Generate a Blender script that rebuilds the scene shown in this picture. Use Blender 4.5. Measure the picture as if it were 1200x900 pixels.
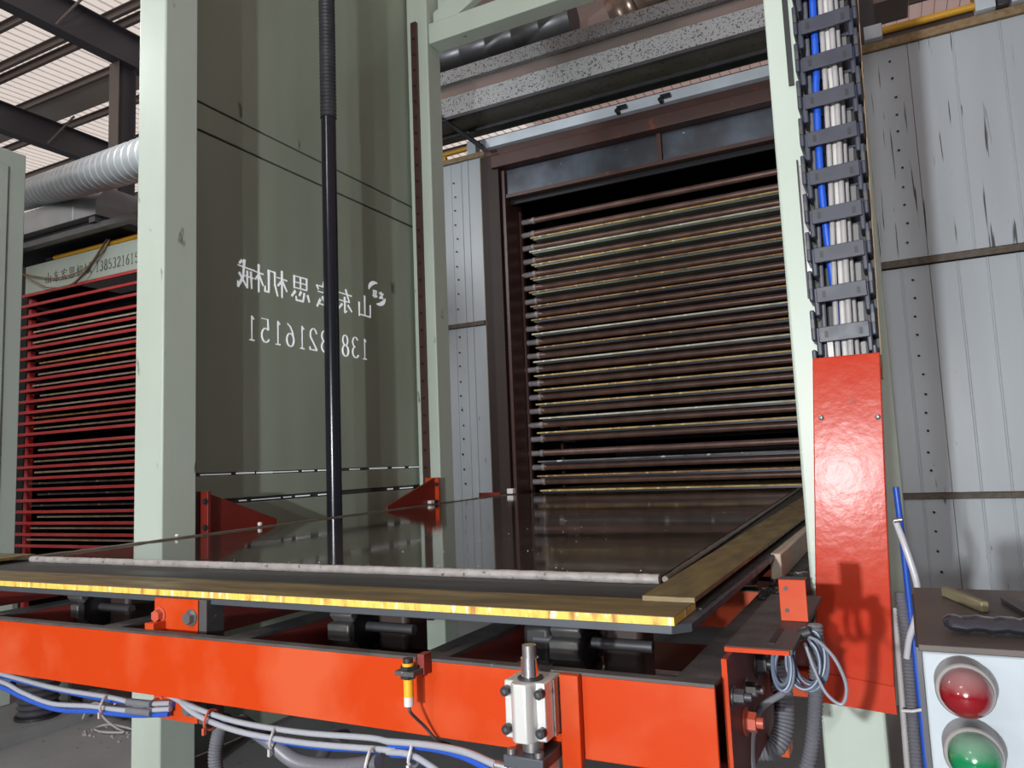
import bpy, bmesh, math, random
from mathutils import Vector, Matrix
random.seed(7)
for o in list(bpy.data.objects): bpy.data.objects.remove(o)
SC = bpy.context.scene
COL = SC.collection

# ------------------------------------------------------------------ camera, world, lights, exposure
cam = bpy.data.cameras.new('camera'); cam.sensor_width = 36.0; cam.lens = 886.8 / 1200 * 36
cam.clip_start = 0.02; cam.clip_end = 200
camo = bpy.data.objects.new('camera', cam); COL.objects.link(camo)
camo.matrix_world = Matrix(((0.8893, 0.0847, 0.4493, 0.0), (0.4555, -0.0766, -0.8870, 0.0), (-0.0407, 0.9934, -0.1067, 1.40), (0, 0, 0, 1)))
SC.camera = camo
SC.view_settings.view_transform = 'Standard'; SC.view_settings.look = 'None'
SC.view_settings.exposure = 0.0; SC.view_settings.gamma = 1.0
world = bpy.data.worlds.new('world'); SC.world = world; world.use_nodes = True
bg = world.node_tree.nodes['Background']; bg.inputs[0].default_value = (0.90, 0.93, 1.0, 1); bg.inputs[1].default_value = 0.13

def lamp(name, kind, loc, target, energy, size=0.5, color=(1, 1, 1), size_y=None):
    d = bpy.data.lights.new(name, kind); d.energy = energy; d.color = color
    if kind == 'AREA':
        d.size = size
        if size_y: d.shape = 'RECTANGLE'; d.size_y = size_y
    elif kind == 'SUN': d.angle = math.radians(size)
    else: d.shadow_soft_size = size
    o = bpy.data.objects.new(name, d); COL.objects.link(o); o.location = loc
    o.rotation_euler = (Vector(target) - Vector(loc)).to_track_quat('-Z', 'Y').to_euler()
    return o
lamp('daylight_sun', 'SUN', (0, 0, 30), (1.5, 3, 0), 3.8, 2.0, (1.0, 0.97, 0.93))          # falls on the translucent roof
lamp('hall_floodlight', 'AREA', (-0.03, -4.6, 1.98), (-0.8, 3, 1.6), 85, 0.10, (0.97, 0.98, 1.0))
lamp('hall_floodlight', 'AREA', (-0.64, -4.6, 1.72), (-0.6, 3, 1.8), 345, 0.12, (0.95, 0.98, 1.0))
lamp('work_lamp', 'AREA', (-2.0, -1.6, 1.75), (-0.6, 2.0, 1.2), 12, 0.08, (1.0, 0.98, 0.95))
lamp('high_bay_lamp', 'AREA', (-2.6, -4.0, 6.5), (-2.0, 5.0, 2.2), 90, 1.2, (0.95, 0.98, 1.0))

lamp('wall_strip_fill', 'AREA', (-5.3, 2.0, 4.7), (-4.2, 6.0, 2.8), 75, 0.4, (0.93, 0.97, 1.0))  # added fill, no such lamp known, brightens the wall strip left of the door

# ------------------------------------------------------------------ materials
MATS = {}
def mat(name, col, rough=0.5, metal=0.0, var=None, vscale=6.0, vamt=0.5, speck=None, sscale=60, sthr=0.62, bump=0.0, bscale=40,
        rvar=0.0, coat=0.0, stretch=(1, 1, 1), spec=0.5, vlo=0.35, vhi=0.65):
    m = bpy.data.materials.new(name); m.use_nodes = True; nt = m.node_tree; N = nt.nodes; L = nt.links
    b = N['Principled BSDF']
    b.inputs['Roughness'].default_value = rough; b.inputs['Metallic'].default_value = metal
    b.inputs['Specular IOR Level'].default_value = spec
    b.inputs['Coat Weight'].default_value = coat; b.inputs['Coat Roughness'].default_value = 0.12
    b.inputs['Base Color'].default_value = (*col, 1)
    tc = N.new('ShaderNodeTexCoord'); mp = N.new('ShaderNodeMapping'); mp.inputs['Scale'].default_value = stretch
    L.new(tc.outputs['Object'], mp.inputs['Vector'])
    out = None
    if var:
        n = N.new('ShaderNodeTexNoise'); n.inputs['Scale'].default_value = vscale; n.inputs['Detail'].default_value = 5
        L.new(mp.outputs[0], n.inputs['Vector'])
        r = N.new('ShaderNodeMapRange'); r.inputs[1].default_value = vlo; r.inputs[2].default_value = vhi; r.inputs[4].default_value = vamt
        L.new(n.outputs[0], r.inputs[0])
        mx = N.new('ShaderNodeMix'); mx.data_type = 'RGBA'; mx.inputs[6].default_value = (*col, 1); mx.inputs[7].default_value = (*var, 1)
        L.new(r.outputs[0], mx.inputs[0]); out = mx.outputs[2]
        if rvar:
            rr = N.new('ShaderNodeMapRange'); rr.inputs[1].default_value = vlo; rr.inputs[2].default_value = vhi
            rr.inputs[3].default_value = rough; rr.inputs[4].default_value = rough + rvar
            L.new(n.outputs[0], rr.inputs[0]); L.new(rr.outputs[0], b.inputs['Roughness'])
    if speck:
        n2 = N.new('ShaderNodeTexNoise'); n2.inputs['Scale'].default_value = sscale; n2.inputs['Detail'].default_value = 3
        L.new(mp.outputs[0], n2.inputs['Vector'])
        r2 = N.new('ShaderNodeMapRange'); r2.inputs[1].default_value = sthr; r2.inputs[2].default_value = sthr + 0.05
        L.new(n2.outputs[0], r2.inputs[0])
        m2 = N.new('ShaderNodeMix'); m2.data_type = 'RGBA'
        if out: L.new(out, m2.inputs[6])
        else: m2.inputs[6].default_value = (*col, 1)
        m2.inputs[7].default_value = (*speck, 1); L.new(r2.outputs[0], m2.inputs[0]); out = m2.outputs[2]
    if out: L.new(out, b.inputs['Base Color'])
    if bump:
        n3 = N.new('ShaderNodeTexNoise'); n3.inputs['Scale'].default_value = bscale; n3.inputs['Detail'].default_value = 4
        L.new(mp.outputs[0], n3.inputs['Vector'])
        bp = N.new('ShaderNodeBump'); bp.inputs['Strength'].default_value = bump; bp.inputs['Distance'].default_value = 0.01
        L.new(n3.outputs[0], bp.inputs['Height']); L.new(bp.outputs[0], b.inputs['Normal'])
    MATS[name] = m
    return m

mat('green_paint', (0.56, 0.64, 0.56), 0.42, var=(0.48, 0.55, 0.45), vscale=3, vamt=0.6, speck=(0.16, 0.16, 0.12), sscale=14, sthr=0.71, bump=0.05, stretch=(1, 1, 0.35))
mat('panel_green_shaded', (0.37, 0.42, 0.33), 0.36, var=(0.30, 0.34, 0.26), vscale=2.2, vamt=0.8, speck=(0.12, 0.12, 0.08), sscale=9, sthr=0.73, stretch=(1, 1, 0.3), bump=0.03, bscale=3)  # same paint as the columns, base darkened for the weak light on this side
mat('cabinet_green', (0.47, 0.53, 0.47), 0.45, var=(0.41, 0.47, 0.41), vscale=2)
mat('wall_white', (0.58, 0.645, 0.69), 0.34, var=(0.50, 0.555, 0.59), vscale=1.6, vamt=0.8, speck=(0.06, 0.06, 0.06), sscale=13, sthr=0.715, stretch=(2.2, 1, 0.28), bump=0.04, bscale=5)
mat('orange_paint', (0.50, 0.042, 0.003), 0.42, var=(0.55, 0.088, 0.030), vscale=4.2, vamt=0.95, vlo=0.42, vhi=0.62, speck=(0.08, 0.03, 0.02), sscale=16, sthr=0.745, bump=0.03, bscale=30, spec=0.18)
mat('red_cover', (0.52, 0.034, 0.011), 0.20, var=(0.54, 0.065, 0.03), vscale=7, vamt=0.7, speck=(0.3, 0.02, 0.01), sscale=11, sthr=0.71, bump=0.05, bscale=34, spec=0.09)
mat('dark_red', (0.22, 0.028, 0.02), 0.5, var=(0.10, 0.02, 0.018), vscale=9)
mat('gusset_red', (0.20, 0.016, 0.008), 0.45, var=(0.14, 0.014, 0.009), vscale=9)
mat('jamb_dark', (0.028, 0.013, 0.010), 0.6, var=(0.018, 0.010, 0.009), vscale=5)
mat('grime_steel', (0.065, 0.06, 0.06), 0.5, 0.3, var=(0.13, 0.12, 0.12), vscale=14, rvar=0.2, speck=(0.22, 0.21, 0.2), sscale=70, sthr=0.68, bump=0.1)
mat('dark_steel', (0.05, 0.05, 0.055), 0.45, 0.3, var=(0.09, 0.09, 0.10), vscale=9)
mat('plate_steel', (0.075, 0.085, 0.10), 0.40, 0.2, var=(0.045, 0.047, 0.05), vscale=6, rvar=0.15, stretch=(1, 4, 1))
mat('template_top', (0.036, 0.035, 0.033), 0.45, var=(0.020, 0.020, 0.019), vscale=4, rvar=0.2, stretch=(0.4, 3, 1), bump=0.03)
mat('brown_steel', (0.075, 0.033, 0.026), 0.42, var=(0.045, 0.022, 0.02), vscale=5, speck=(0.16, 0.05, 0.02), sscale=9, sthr=0.66)
mat('tube_brown', (0.20, 0.115, 0.092), 0.36, 0.25, var=(0.125, 0.070, 0.058), vscale=7, vamt=0.9, speck=(0.24, 0.17, 0.13), sscale=26, sthr=0.69)
mat('tube_grey', (0.36, 0.33, 0.34), 0.45, 0.1, var=(0.22, 0.18, 0.17), vscale=20)
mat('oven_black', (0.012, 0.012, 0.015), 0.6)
mat('transom_steel', (0.10, 0.12, 0.155), 0.30, 0.4, var=(0.045, 0.05, 0.06), vscale=3.5, vamt=0.9, speck=(0.45, 0.48, 0.5), sscale=18, sthr=0.72)
mat('board_yellow', (0.66, 0.47, 0.17), 0.6, var=(0.28, 0.15, 0.05), vscale=11, vamt=0.85, speck=(0.75, 0.68, 0.45), sscale=16, sthr=0.62)
mat('board_pale', (0.68, 0.66, 0.50), 0.6, var=(0.38, 0.30, 0.17), vscale=10, vamt=0.7, speck=(0.8, 0.78, 0.68), sscale=15, sthr=0.63)
mat('board_rust', (0.42, 0.23, 0.08), 0.6, var=(0.16, 0.08, 0.04), vscale=12, vamt=0.9, speck=(0.62, 0.45, 0.18), sscale=17, sthr=0.62)
mat('board_grey', (0.20, 0.18, 0.16), 0.6, var=(0.07, 0.06, 0.06), vscale=8, vamt=0.9, speck=(0.7, 0.68, 0.58), sscale=7, sthr=0.62)
mat('carrier_green', (0.085, 0.125, 0.105), 0.38, 0.1, var=(0.05, 0.065, 0.06), vscale=5)
mat('carrier_blue', (0.030, 0.040, 0.052), 0.38, 0.3, var=(0.02, 0.022, 0.025), vscale=5)
mat('strip_edge', (0.86, 0.56, 0.10), 0.55, var=(0.40, 0.18, 0.03), vscale=40, vamt=0.95, speck=(0.95, 0.84, 0.50), sscale=62, sthr=0.58, bump=0.4, bscale=150, stretch=(1, 1, 0.25), vlo=0.5, vhi=0.66)
mat('strip_top', (0.235, 0.165, 0.06), 0.40, var=(0.10, 0.072, 0.032), vscale=9, vamt=0.9, rvar=0.2, bump=0.08, stretch=(0.6, 2.5, 1))
mat('plank_top', (0.22, 0.165, 0.062), 0.38, var=(0.09, 0.065, 0.03), vscale=9, vamt=0.9, rvar=0.2, bump=0.08, stretch=(2.5, 0.6, 1))
mat('wet_slab', (0.044, 0.035, 0.028), 0.045, var=(0.056, 0.046, 0.038), vscale=3, vamt=0.7, bump=0.008, bscale=14, stretch=(0.5, 1.6, 1), spec=0.85, rvar=0.04)
mat('bead_foam', (0.36, 0.335, 0.32), 0.45, var=(0.25, 0.225, 0.21), vscale=30, vamt=0.8, speck=(0.10, 0.09, 0.08), sscale=60, sthr=0.66, bump=0.25, bscale=90)
mat('rim_wet', (0.17, 0.14, 0.11), 0.35, var=(0.07, 0.055, 0.045), vscale=8)
mat('white_tab', (0.75, 0.72, 0.68), 0.6)
mat('wood_block', (0.52, 0.44, 0.35), 0.65, var=(0.38, 0.30, 0.23), vscale=12, stretch=(5, 1, 5))
mat('chain_plastic', (0.036, 0.040, 0.060), 0.40, var=(0.06, 0.064, 0.088), vscale=18, rvar=0.1)
mat('cable_blue', (0.015, 0.10, 0.62), 0.4); mat('cable_grey', (0.42, 0.40, 0.40), 0.5); mat('cable_white', (0.60, 0.58, 0.56), 0.5)
mat('tube_blue', (0.018, 0.085, 0.46), 0.3); mat('tube_pale', (0.34, 0.35, 0.385), 0.3); mat('tube_clear', (0.52, 0.52, 0.56), 0.25, coat=0.3)
mat('coil_cable', (0.12, 0.15, 0.21), 0.4); mat('coil_grey', (0.22, 0.24, 0.28), 0.4)
mat('hose_grey', (0.16, 0.16, 0.18), 0.4, var=(0.11, 0.11, 0.13), vscale=12); mat('hose_black', (0.05, 0.05, 0.06), 0.4)
mat('black_rubber', (0.022, 0.022, 0.024), 0.5); mat('pad_rubber', (0.06, 0.058, 0.058), 0.42, var=(0.10, 0.095, 0.09), vscale=20)
mat('rod_black', (0.012, 0.012, 0.020), 0.22)
mat('chrome', (0.75, 0.75, 0.77), 0.12, 1.0); mat('aluminium', (0.72, 0.72, 0.70), 0.35, 0.5, speck=(0.25, 0.22, 0.12), sscale=35, sthr=0.72)
mat('bolt_steel', (0.35, 0.34, 0.34), 0.35, 0.8, var=(0.2, 0.19, 0.19), vscale=40); mat('bolt_black', (0.03, 0.03, 0.033), 0.4, 0.3)
mat('bolt_red', (0.50, 0.09, 0.05), 0.4); mat('sensor_yellow', (0.80, 0.40, 0.02), 0.4); mat('sensor_label', (0.6, 0.58, 0.56), 0.5)
mat('galvanised', (0.42, 0.44, 0.45), 0.42, 0.25, var=(0.34, 0.36, 0.37), vscale=5, speck=(0.09, 0.09, 0.09), sscale=75, sthr=0.565)
mat('web_brown', (0.33, 0.28, 0.265), 0.22, 0.55, var=(0.25, 0.20, 0.18), vscale=1.5)
mat('olive_steel', (0.11, 0.10, 0.065), 0.45, 0.2, var=(0.05, 0.048, 0.038), vscale=4, speck=(0.02, 0.02, 0.015), sscale=30, sthr=0.62)
mat('duct_metal', (0.40, 0.425, 0.435), 0.36, 0.3, var=(0.30, 0.32, 0.33), vscale=4)
mat('dark_duct', (0.16, 0.165, 0.175), 0.35, 0.6, var=(0.09, 0.09, 0.1), vscale=4)
mat('copper_foil', (0.32, 0.24, 0.19), 0.28, 0.7, var=(0.12, 0.09, 0.08), vscale=14)
mat('white_bar', (0.70, 0.78, 0.86), 0.35, var=(0.48, 0.53, 0.58), vscale=3)
mat('brown_batten', (0.10, 0.075, 0.05), 0.55, var=(0.20, 0.17, 0.13), vscale=30, bump=0.2)
mat('tan_edge', (0.28, 0.17, 0.07), 0.55, var=(0.45, 0.36, 0.25), vscale=25)
mat('yellow_pipe', (0.80, 0.42, 0.03), 0.4); mat('roof_steel', (0.075, 0.068, 0.078), 0.5); mat('purlin_steel', (0.20, 0.165, 0.15), 0.5)
mat('rack_red', (0.62, 0.035, 0.04), 0.32, var=(0.70, 0.14, 0.12), vscale=3); mat('rack_dark', (0.035, 0.018, 0.02), 0.5)
mat('letter_glow', (0.92, 0.93, 0.95), 0.5); MATS['letter_glow'].node_tree.nodes['Principled BSDF'].inputs['Emission Color'].default_value = (0.9, 0.95, 1.0, 1); MATS['letter_glow'].node_tree.nodes['Principled BSDF'].inputs['Emission Strength'].default_value = 0.38   # glow of the raised strokes stands in for daylight through a cut stencil
mat('letter_dark', (0.10, 0.12, 0.11), 0.6)
mat('seam_glow', (0.85, 0.87, 0.9), 0.4); MATS['seam_glow'].node_tree.nodes['Principled BSDF'].inputs['Emission Color'].default_value = (0.9, 0.95, 1.0, 1); MATS['seam_glow'].node_tree.nodes['Principled BSDF'].inputs['Emission Strength'].default_value = 0.30   # glowing strips stand in for daylight leaking through the seam
mat('concrete', (0.28, 0.28, 0.285), 0.5, var=(0.21, 0.21, 0.215), vscale=1.8, vamt=0.8, speck=(0.09, 0.09, 0.09), sscale=20, sthr=0.68, bump=0.1)
mat('box_white', (0.40, 0.445, 0.48), 0.35, var=(0.37, 0.41, 0.44), vscale=7); mat('box_top', (0.085, 0.068, 0.058), 0.5, var=(0.055, 0.044, 0.04), vscale=12, speck=(0.3, 0.28, 0.25), sscale=60, sthr=0.7)
mat('collar_grey', (0.21, 0.195, 0.19), 0.4); mat('stick_wood', (0.20, 0.17, 0.10), 0.6, var=(0.13, 0.11, 0.06), vscale=20)
mat('film_black', (0.025, 0.025, 0.034), 0.16, coat=0.6); mat('pinkish', (0.45, 0.35, 0.3), 0.5)
mat('opaque_roof', (0.5, 0.45, 0.4), 0.5)
def streak_mat():   # old black drips that ran down from the coping
    m = MATS['wall_white'].copy(); m.name = 'wall_streaked'; nt = m.node_tree; N = nt.nodes; L = nt.links; b = N['Principled BSDF']
    src = b.inputs['Base Color'].links[0].from_socket
    tc = N.new('ShaderNodeTexCoord'); mp = N.new('ShaderNodeMapping'); mp.inputs['Scale'].default_value = (34, 1, 1.3); L.new(tc.outputs['Object'], mp.inputs[0])
    n = N.new('ShaderNodeTexNoise'); n.inputs['Scale'].default_value = 1.0; n.inputs['Detail'].default_value = 2; L.new(mp.outputs[0], n.inputs[0])
    r = N.new('ShaderNodeMapRange'); r.inputs[1].default_value = 0.665; r.inputs[2].default_value = 0.70; r.inputs[4].default_value = 0.9; L.new(n.outputs[0], r.inputs[0])
    mx = N.new('ShaderNodeMix'); mx.data_type = 'RGBA'; mx.inputs[7].default_value = (0.04, 0.04, 0.04, 1); L.new(src, mx.inputs[6]); L.new(r.outputs[0], mx.inputs[0]); L.new(mx.outputs[2], b.inputs['Base Color'])
    MATS['wall_streaked'] = m
streak_mat()
def dome_mat(name, col, dust):
    m = mat(name, col, 0.10, coat=0.5)
    nt = m.node_tree; N = nt.nodes; L = nt.links; b = N['Principled BSDF']
    b.inputs['Transmission Weight'].default_value = 0.25
    # dust that has settled on the upward side of the dome
    g = N.new('ShaderNodeTexCoord'); s = N.new('ShaderNodeSeparateXYZ'); L.new(g.outputs['Object'], s.inputs[0])
    n = N.new('ShaderNodeTexNoise'); n.inputs['Scale'].default_value = 60; L.new(g.outputs['Object'], n.inputs[0])
    a = N.new('ShaderNodeMath'); a.operation = 'MULTIPLY_ADD'; a.inputs[1].default_value = 0.010; L.new(n.outputs[0], a.inputs[0]); L.new(s.outputs[2], a.inputs[2])
    r = N.new('ShaderNodeMapRange'); r.inputs[1].default_value = 0.006; r.inputs[2].default_value = 0.026; r.inputs[4].default_value = 0.5; L.new(a.outputs[0], r.inputs[0])
    mx = N.new('ShaderNodeMix'); mx.data_type = 'RGBA'; mx.inputs[6].default_value = (*col, 1); mx.inputs[7].default_value = (*dust, 1)
    L.new(r.outputs[0], mx.inputs[0]); L.new(mx.outputs[2], b.inputs['Base Color'])
    r2 = N.new('ShaderNodeMapRange'); r2.inputs[1].default_value = 0.006; r2.inputs[2].default_value = 0.026; r2.inputs[3].default_value = 0.10; r2.inputs[4].default_value = 0.6
    L.new(a.outputs[0], r2.inputs[0]); L.new(r2.outputs[0], b.inputs['Roughness'])
dome_mat('dome_red', (0.26, 0.004, 0.010), (0.42, 0.33, 0.33)); dome_mat('dome_green', (0.0, 0.22, 0.075), (0.36, 0.42, 0.38))
def roof_mat(name, k):
    m = bpy.data.materials.new(name); m.use_nodes = True; nt = m.node_tree; N = nt.nodes; L = nt.links
    N.remove(N['Principled BSDF']); o = N['Material Output']
    t = N.new('ShaderNodeBsdfTranslucent'); t.inputs[0].default_value = (0.86 * k, 0.78 * k * (0.6 + 0.4 * k), 0.74 * k * (0.55 + 0.45 * k), 1)
    d = N.new('ShaderNodeBsdfDiffuse'); d.inputs[0].default_value = (0.8, 0.75, 0.73, 1)
    mx = N.new('ShaderNodeMixShader'); mx.inputs[0].default_value = 0.40
    L.new(t.outputs[0], mx.inputs[1]); L.new(d.outputs[0], mx.inputs[2]); L.new(mx.outputs[0], o.inputs[0]); MATS[name] = m
roof_mat('roof_translucent', 1.0); roof_mat('roof_dim', 0.42)

# ------------------------------------------------------------------ helpers
OFF = {}
class G:
    """collects geometry given in world metres, then links it as ONE mesh object"""
    def __init__(s): s.v = []; s.f = []; s.m = []; s.mi = 0
    def add(s, vs, fs):
        b = len(s.v); s.v += [Vector(p) for p in vs]; s.f += [tuple(i + b for i in f) for f in fs]; s.m += [s.mi] * len(fs); return s
    def hexa(s, p):   # 8 corners: bottom ring 0-3, top ring 4-7
        return s.add(p, [(3, 2, 1, 0), (4, 5, 6, 7), (0, 1, 5, 4), (1, 2, 6, 5), (2, 3, 7, 6), (3, 0, 4, 7)])
    def box(s, x0, x1, y0, y1, z0, z1):
        return s.hexa([(x0, y0, z0), (x1, y0, z0), (x1, y1, z0), (x0, y1, z0), (x0, y0, z1), (x1, y0, z1), (x1, y1, z1), (x0, y1, z1)])
    def prism(s, poly, axis, a, b):   # poly: 2D points in the plane normal to axis
        def P(p, t):
            return {'x': (t, p[0], p[1]), 'y': (p[0], t, p[1]), 'z': (p[0], p[1], t)}[axis]
        n = len(poly)
        vs = [P(p, a) for p in poly] + [P(p, b) for p in poly]
        return s.add(vs, [tuple(range(n))[::-1], tuple(range(n, 2 * n))] + [(i, (i + 1) % n, n + (i + 1) % n, n + i) for i in range(n)])
    def rings(s, cs, rs, n=12, cap=True, closed=False):   # tube through centres with radii, parallel transport frames
        cs = [Vector(c) for c in cs]; k = len(cs); b = len(s.v); up = None; vs = []
        for i in range(k):
            t = (cs[min(i + 1, k - 1)] - cs[max(i - 1, 0)])
            if closed: t = cs[(i + 1) % k] - cs[(i - 1) % k]
            if t.length < 1e-9: t = Vector((0, 0, 1))
            t.normalize()
            if up is None:
                up = Vector((0, 0, 1)) if abs(t.z) < 0.9 else Vector((1, 0, 0))
            up = (up - t * up.dot(t)).normalized(); sd = t.cross(up)
            for j in range(n):
                a = 2 * math.pi * j / n
                vs.append(cs[i] + (up * math.cos(a) + sd * math.sin(a)) * rs[i])
        fs = []
        for i in range(k if closed else k - 1):
            i2 = (i + 1) % k
            for j in range(n):
                fs.append((i * n + j, i * n + (j + 1) % n, i2 * n + (j + 1) % n, i2 * n + j))
        if cap and not closed:
            fs.append(tuple(range(n))[::-1]); fs.append(tuple(range((k - 1) * n, k * n)))
        return s.add(vs, fs)
    def cyl(s, p0, p1, r, n=16, r1=None): return s.rings([p0, p1], [r, r if r1 is None else r1], n)
    def build(s, name, material, parent=None, bevel=0.0, smooth=True):
        off = OFF.get(parent.name, Vector((0, 0, 0))) if parent else Vector((0, 0, 0))
        me = bpy.data.meshes.new(name)
        me.from_pydata([p - off for p in s.v], [], s.f)
        mats = material if isinstance(material, (list, tuple)) else [material]
        for x in mats: me.materials.append(MATS[x])
        if len(mats) > 1:
            for p, i in zip(me.polygons, s.m): p.material_index = min(i, len(mats) - 1)
        bm = bmesh.new(); bm.from_mesh(me); bmesh.ops.recalc_face_normals(bm, faces=bm.faces); bm.to_mesh(me); bm.free()
        if smooth:
            me.polygons.foreach_set('use_smooth', [True] * len(me.polygons)); me.set_sharp_from_angle(angle=math.radians(38))
        o = bpy.data.objects.new(name, me); COL.objects.link(o)
        if parent: o.parent = parent
        OFF[o.name] = off
        if bevel:
            md = o.modifiers.new('bevel', 'BEVEL'); md.width = bevel; md.segments = 2; md.limit_method = 'ANGLE'; md.angle_limit = math.radians(40)
        return o
def tag(o, label, cat, group=None):
    o['label'] = label; o['category'] = cat
    if group: o['group'] = group
    return o
def thing(name, label, cat, loc, group=None):
    o = bpy.data.objects.new(name, None); COL.objects.link(o); o.location = loc; o.empty_display_size = 0.05
    OFF[o.name] = Vector(loc); return tag(o, label, cat, group)
def struct(o): o['kind'] = 'structure'; return o
def part(name, m, parent, *boxes, bevel=0.0):
    g = G()
    for b in boxes: g.box(*b)
    return g.build(name, m, parent, bevel)
def spline(pts, per=8):   # Catmull-Rom through the points
    P = [Vector(p) for p in pts]; P = [P[0] * 2 - P[1]] + P + [P[-1] * 2 - P[-2]]; out = []
    for i in range(1, len(P) - 2):
        for k in range(per):
            t = k / per; a, b, c, d = P[i - 1], P[i], P[i + 1], P[i + 2]
            out.append(0.5 * ((2 * b) + (c - a) * t + (2 * a - 5 * b + 4 * c - d) * t * t + (3 * b - a - 3 * c + d) * t ** 3))
    out.append(P[-2]); return out
def tube(pts, r, n=10, per=8):
    c = spline(pts, per); return G().rings(c, [r] * len(c), n)
def resample(c, step):
    out = [c[0]]; acc = 0.0
    for a, b in zip(c, c[1:]):
        d = (b - a).length; t = step - acc
        while t <= d: out.append(a + (b - a) * (t / d)); t += step
        acc = d - (t - step)
    return out
def corrugated(pts, r, pitch=0.006, depth=0.0018, n=14):
    c = resample(spline(pts, 14), pitch / 2); return G().rings(c, [r if i % 2 else r - depth for i in range(len(c))], n)
def hexbolt(p, d, r, h, shank=0.0):   # hexagonal head along direction d, optional threaded end
    p = Vector(p); d = Vector(d).normalized(); g = G()
    g.rings([p, p + d * 0.003], [r * 1.35, r * 1.35], 16)
    g.rings([p + d * 0.003, p + d * (0.003 + h)], [r, r * 0.96], 6)
    if shank: g.rings([p + d * h, p + d * (h + shank)], [r * 0.55, r * 0.55], 12)
    return g

# ------------------------------------------------------------------ large structure: floor, roof, walls
struct(part('floor', 'concrete', None, (-22, 12, -12, 20, -0.1, 0.0)))
RZ = lambda y: 8.75 + 0.045 * (y - 6)
def roof_sheet(x0, x1, name, m):
    y0, y1 = -14.0, 24.0; x = x0; prof = []
    while x < x1: prof += [(x, 0.0), (x + 0.15, 0.0), (x + 0.16, 0.04), (x + 0.19, 0.04)]; x += 0.20
    vs = [(px, y0, RZ(y0) + pz) for px, pz in prof] + [(px, y1, RZ(y1) + pz) for px, pz in prof]; n = len(prof)
    return G().add(vs, [(i, i + 1, n + i + 1, n + i) for i in range(n - 1)]).build(name, m, None if name == 'ceiling' else ceiling, smooth=False)
ceiling = struct(roof_sheet(-24.0, -7.0, 'ceiling', 'roof_translucent')); roof_sheet(-7.0, 16.0, 'dim_sheet', 'roof_dim')
g = G()
for (ya, yb, xa, xb) in ((8.45, 9.2, -22, -4.5),): g.hexa([(xa, ya, RZ(ya) - 0.03), (xb, ya, RZ(ya) - 0.03), (xb, yb, RZ(yb) - 0.03), (xa, yb, RZ(yb) - 0.03), (xa, ya, RZ(ya) - 0.01), (xb, ya, RZ(ya) - 0.01), (xb, yb, RZ(yb) - 0.01), (xa, yb, RZ(yb) - 0.01)])
g.build('opaque_sheet', 'opaque_roof', ceiling)
for yp in (5.4, 6.6, 7.3, 7.55, 8.4, 9.4, 10.6, 11.8, 13.0, 14.1, 15.3):
    g = G(); z = RZ(yp) - 0.16
    g.box(-22, 8, yp, yp + 0.012, z, z + 0.15); g.box(-22, 8, yp - 0.05, yp + 0.01, z, z + 0.012); g.box(-22, 8, yp - 0.05, yp + 0.01, z + 0.138, z + 0.15)
    g.build('purlin', 'purlin_steel', ceiling)
for xr, dz in ((-10.45, 0.0), (-14.4, 0.0)):
    g = G(); zt = 8.50
    g.box(xr - 0.006, xr + 0.006, 2, 18, zt - 0.52, zt); g.box(xr - 0.11, xr + 0.11, 2, 18, zt - 0.535, zt - 0.52); g.box(xr - 0.11, xr + 0.11, 2, 18, zt, zt + 0.014)
    g.build('rafter', 'roof_steel', ceiling)
    for yy in (6.3, 8.6):
        G().cyl((xr + 0.12, yy, zt - 0.50), (xr + 0.55, yy + 0.25, zt + 0.05), 0.02, 8).build('fly_brace', 'purlin_steel', ceiling)
t = thing('steel_post', 'dark grey steel post under the roof rafter, rising behind the spiral duct', 'post', (-10.5, 7.5, 0))
part('web', 'roof_steel', t, (-10.506, -10.494, 7.35, 7.62, 0.01, 7.96)); part('flange', 'purlin_steel', t, (-10.61, -10.39, 7.33, 7.345, 0.01, 7.96)); part('flange', 'roof_steel', t, (-10.61, -10.39, 7.625, 7.64, 0.01, 7.96))

# back wall (front of the heating chamber) : sandwich panels with ribs, battens and screws
wall = struct(part('wall_back', 'brown_steel', None, (-4.4, -3.50, 6.56, 6.60, 0, 4.55), (-0.42, 2.6, 6.56, 6.60, 0, 4.60)))
def wall_panel(x0, x1, z0, z1, ribs):
    g = G(); poly = [(x0, 6.56), (x0, 6.50)]
    for r in ribs: poly += [(r - 0.010, 6.50), (r - 0.004, 6.494), (r + 0.004, 6.494), (r + 0.010, 6.50)]
    poly += [(x1, 6.50), (x1, 6.56)]
    g.prism(poly, 'z', z0, z1); return g.build('wall_panel', 'wall_streaked' if z0 > 2.85 else 'wall_white', wall)
for z0, z1, s in ((0.02, 1.02, 1), (1.07, 2.79, 1), (2.86, 4.57, 0)):
    wall_panel(-0.40, 0.312, z0, z1, [-0.25, 0.12] if s else [])
    wall_panel(0.316, 1.35, z0, z1, [0.50, 0.69, 0.88, 1.07, 1.25] if s else [0.62, 0.93, 1.2])
    wall_panel(1.354, 2.55, z0, z1, [1.55, 1.75, 1.95, 2.15, 2.35])
for z0, z1 in ((0.02, 2.795), (2.845, 4.52)):
    wall_panel(-4.38, -3.90, z0, z1, []); wall_panel(-3.897, -3.55, z0, z1, [-3.78, -3.70])
part('batten', 'brown_batten', wall, (-0.42, 2.6, 6.475, 6.55, 2.80, 2.85)); part('batten', 'brown_batten', wall, (-0.42, 2.6, 6.475, 6.55, 1.025, 1.065))
part('batten', 'brown_batten', wall, (-4.4, -3.56, 6.48, 6.55, 2.80, 2.84)); part('coping', 'tan_edge', wall, (-0.42, 2.6, 6.47, 6.62, 4.575, 4.64)); part('coping', 'tan_edge', wall, (-4.4, -3.49, 6.47, 6.62, 4.52, 4.57))
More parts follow.
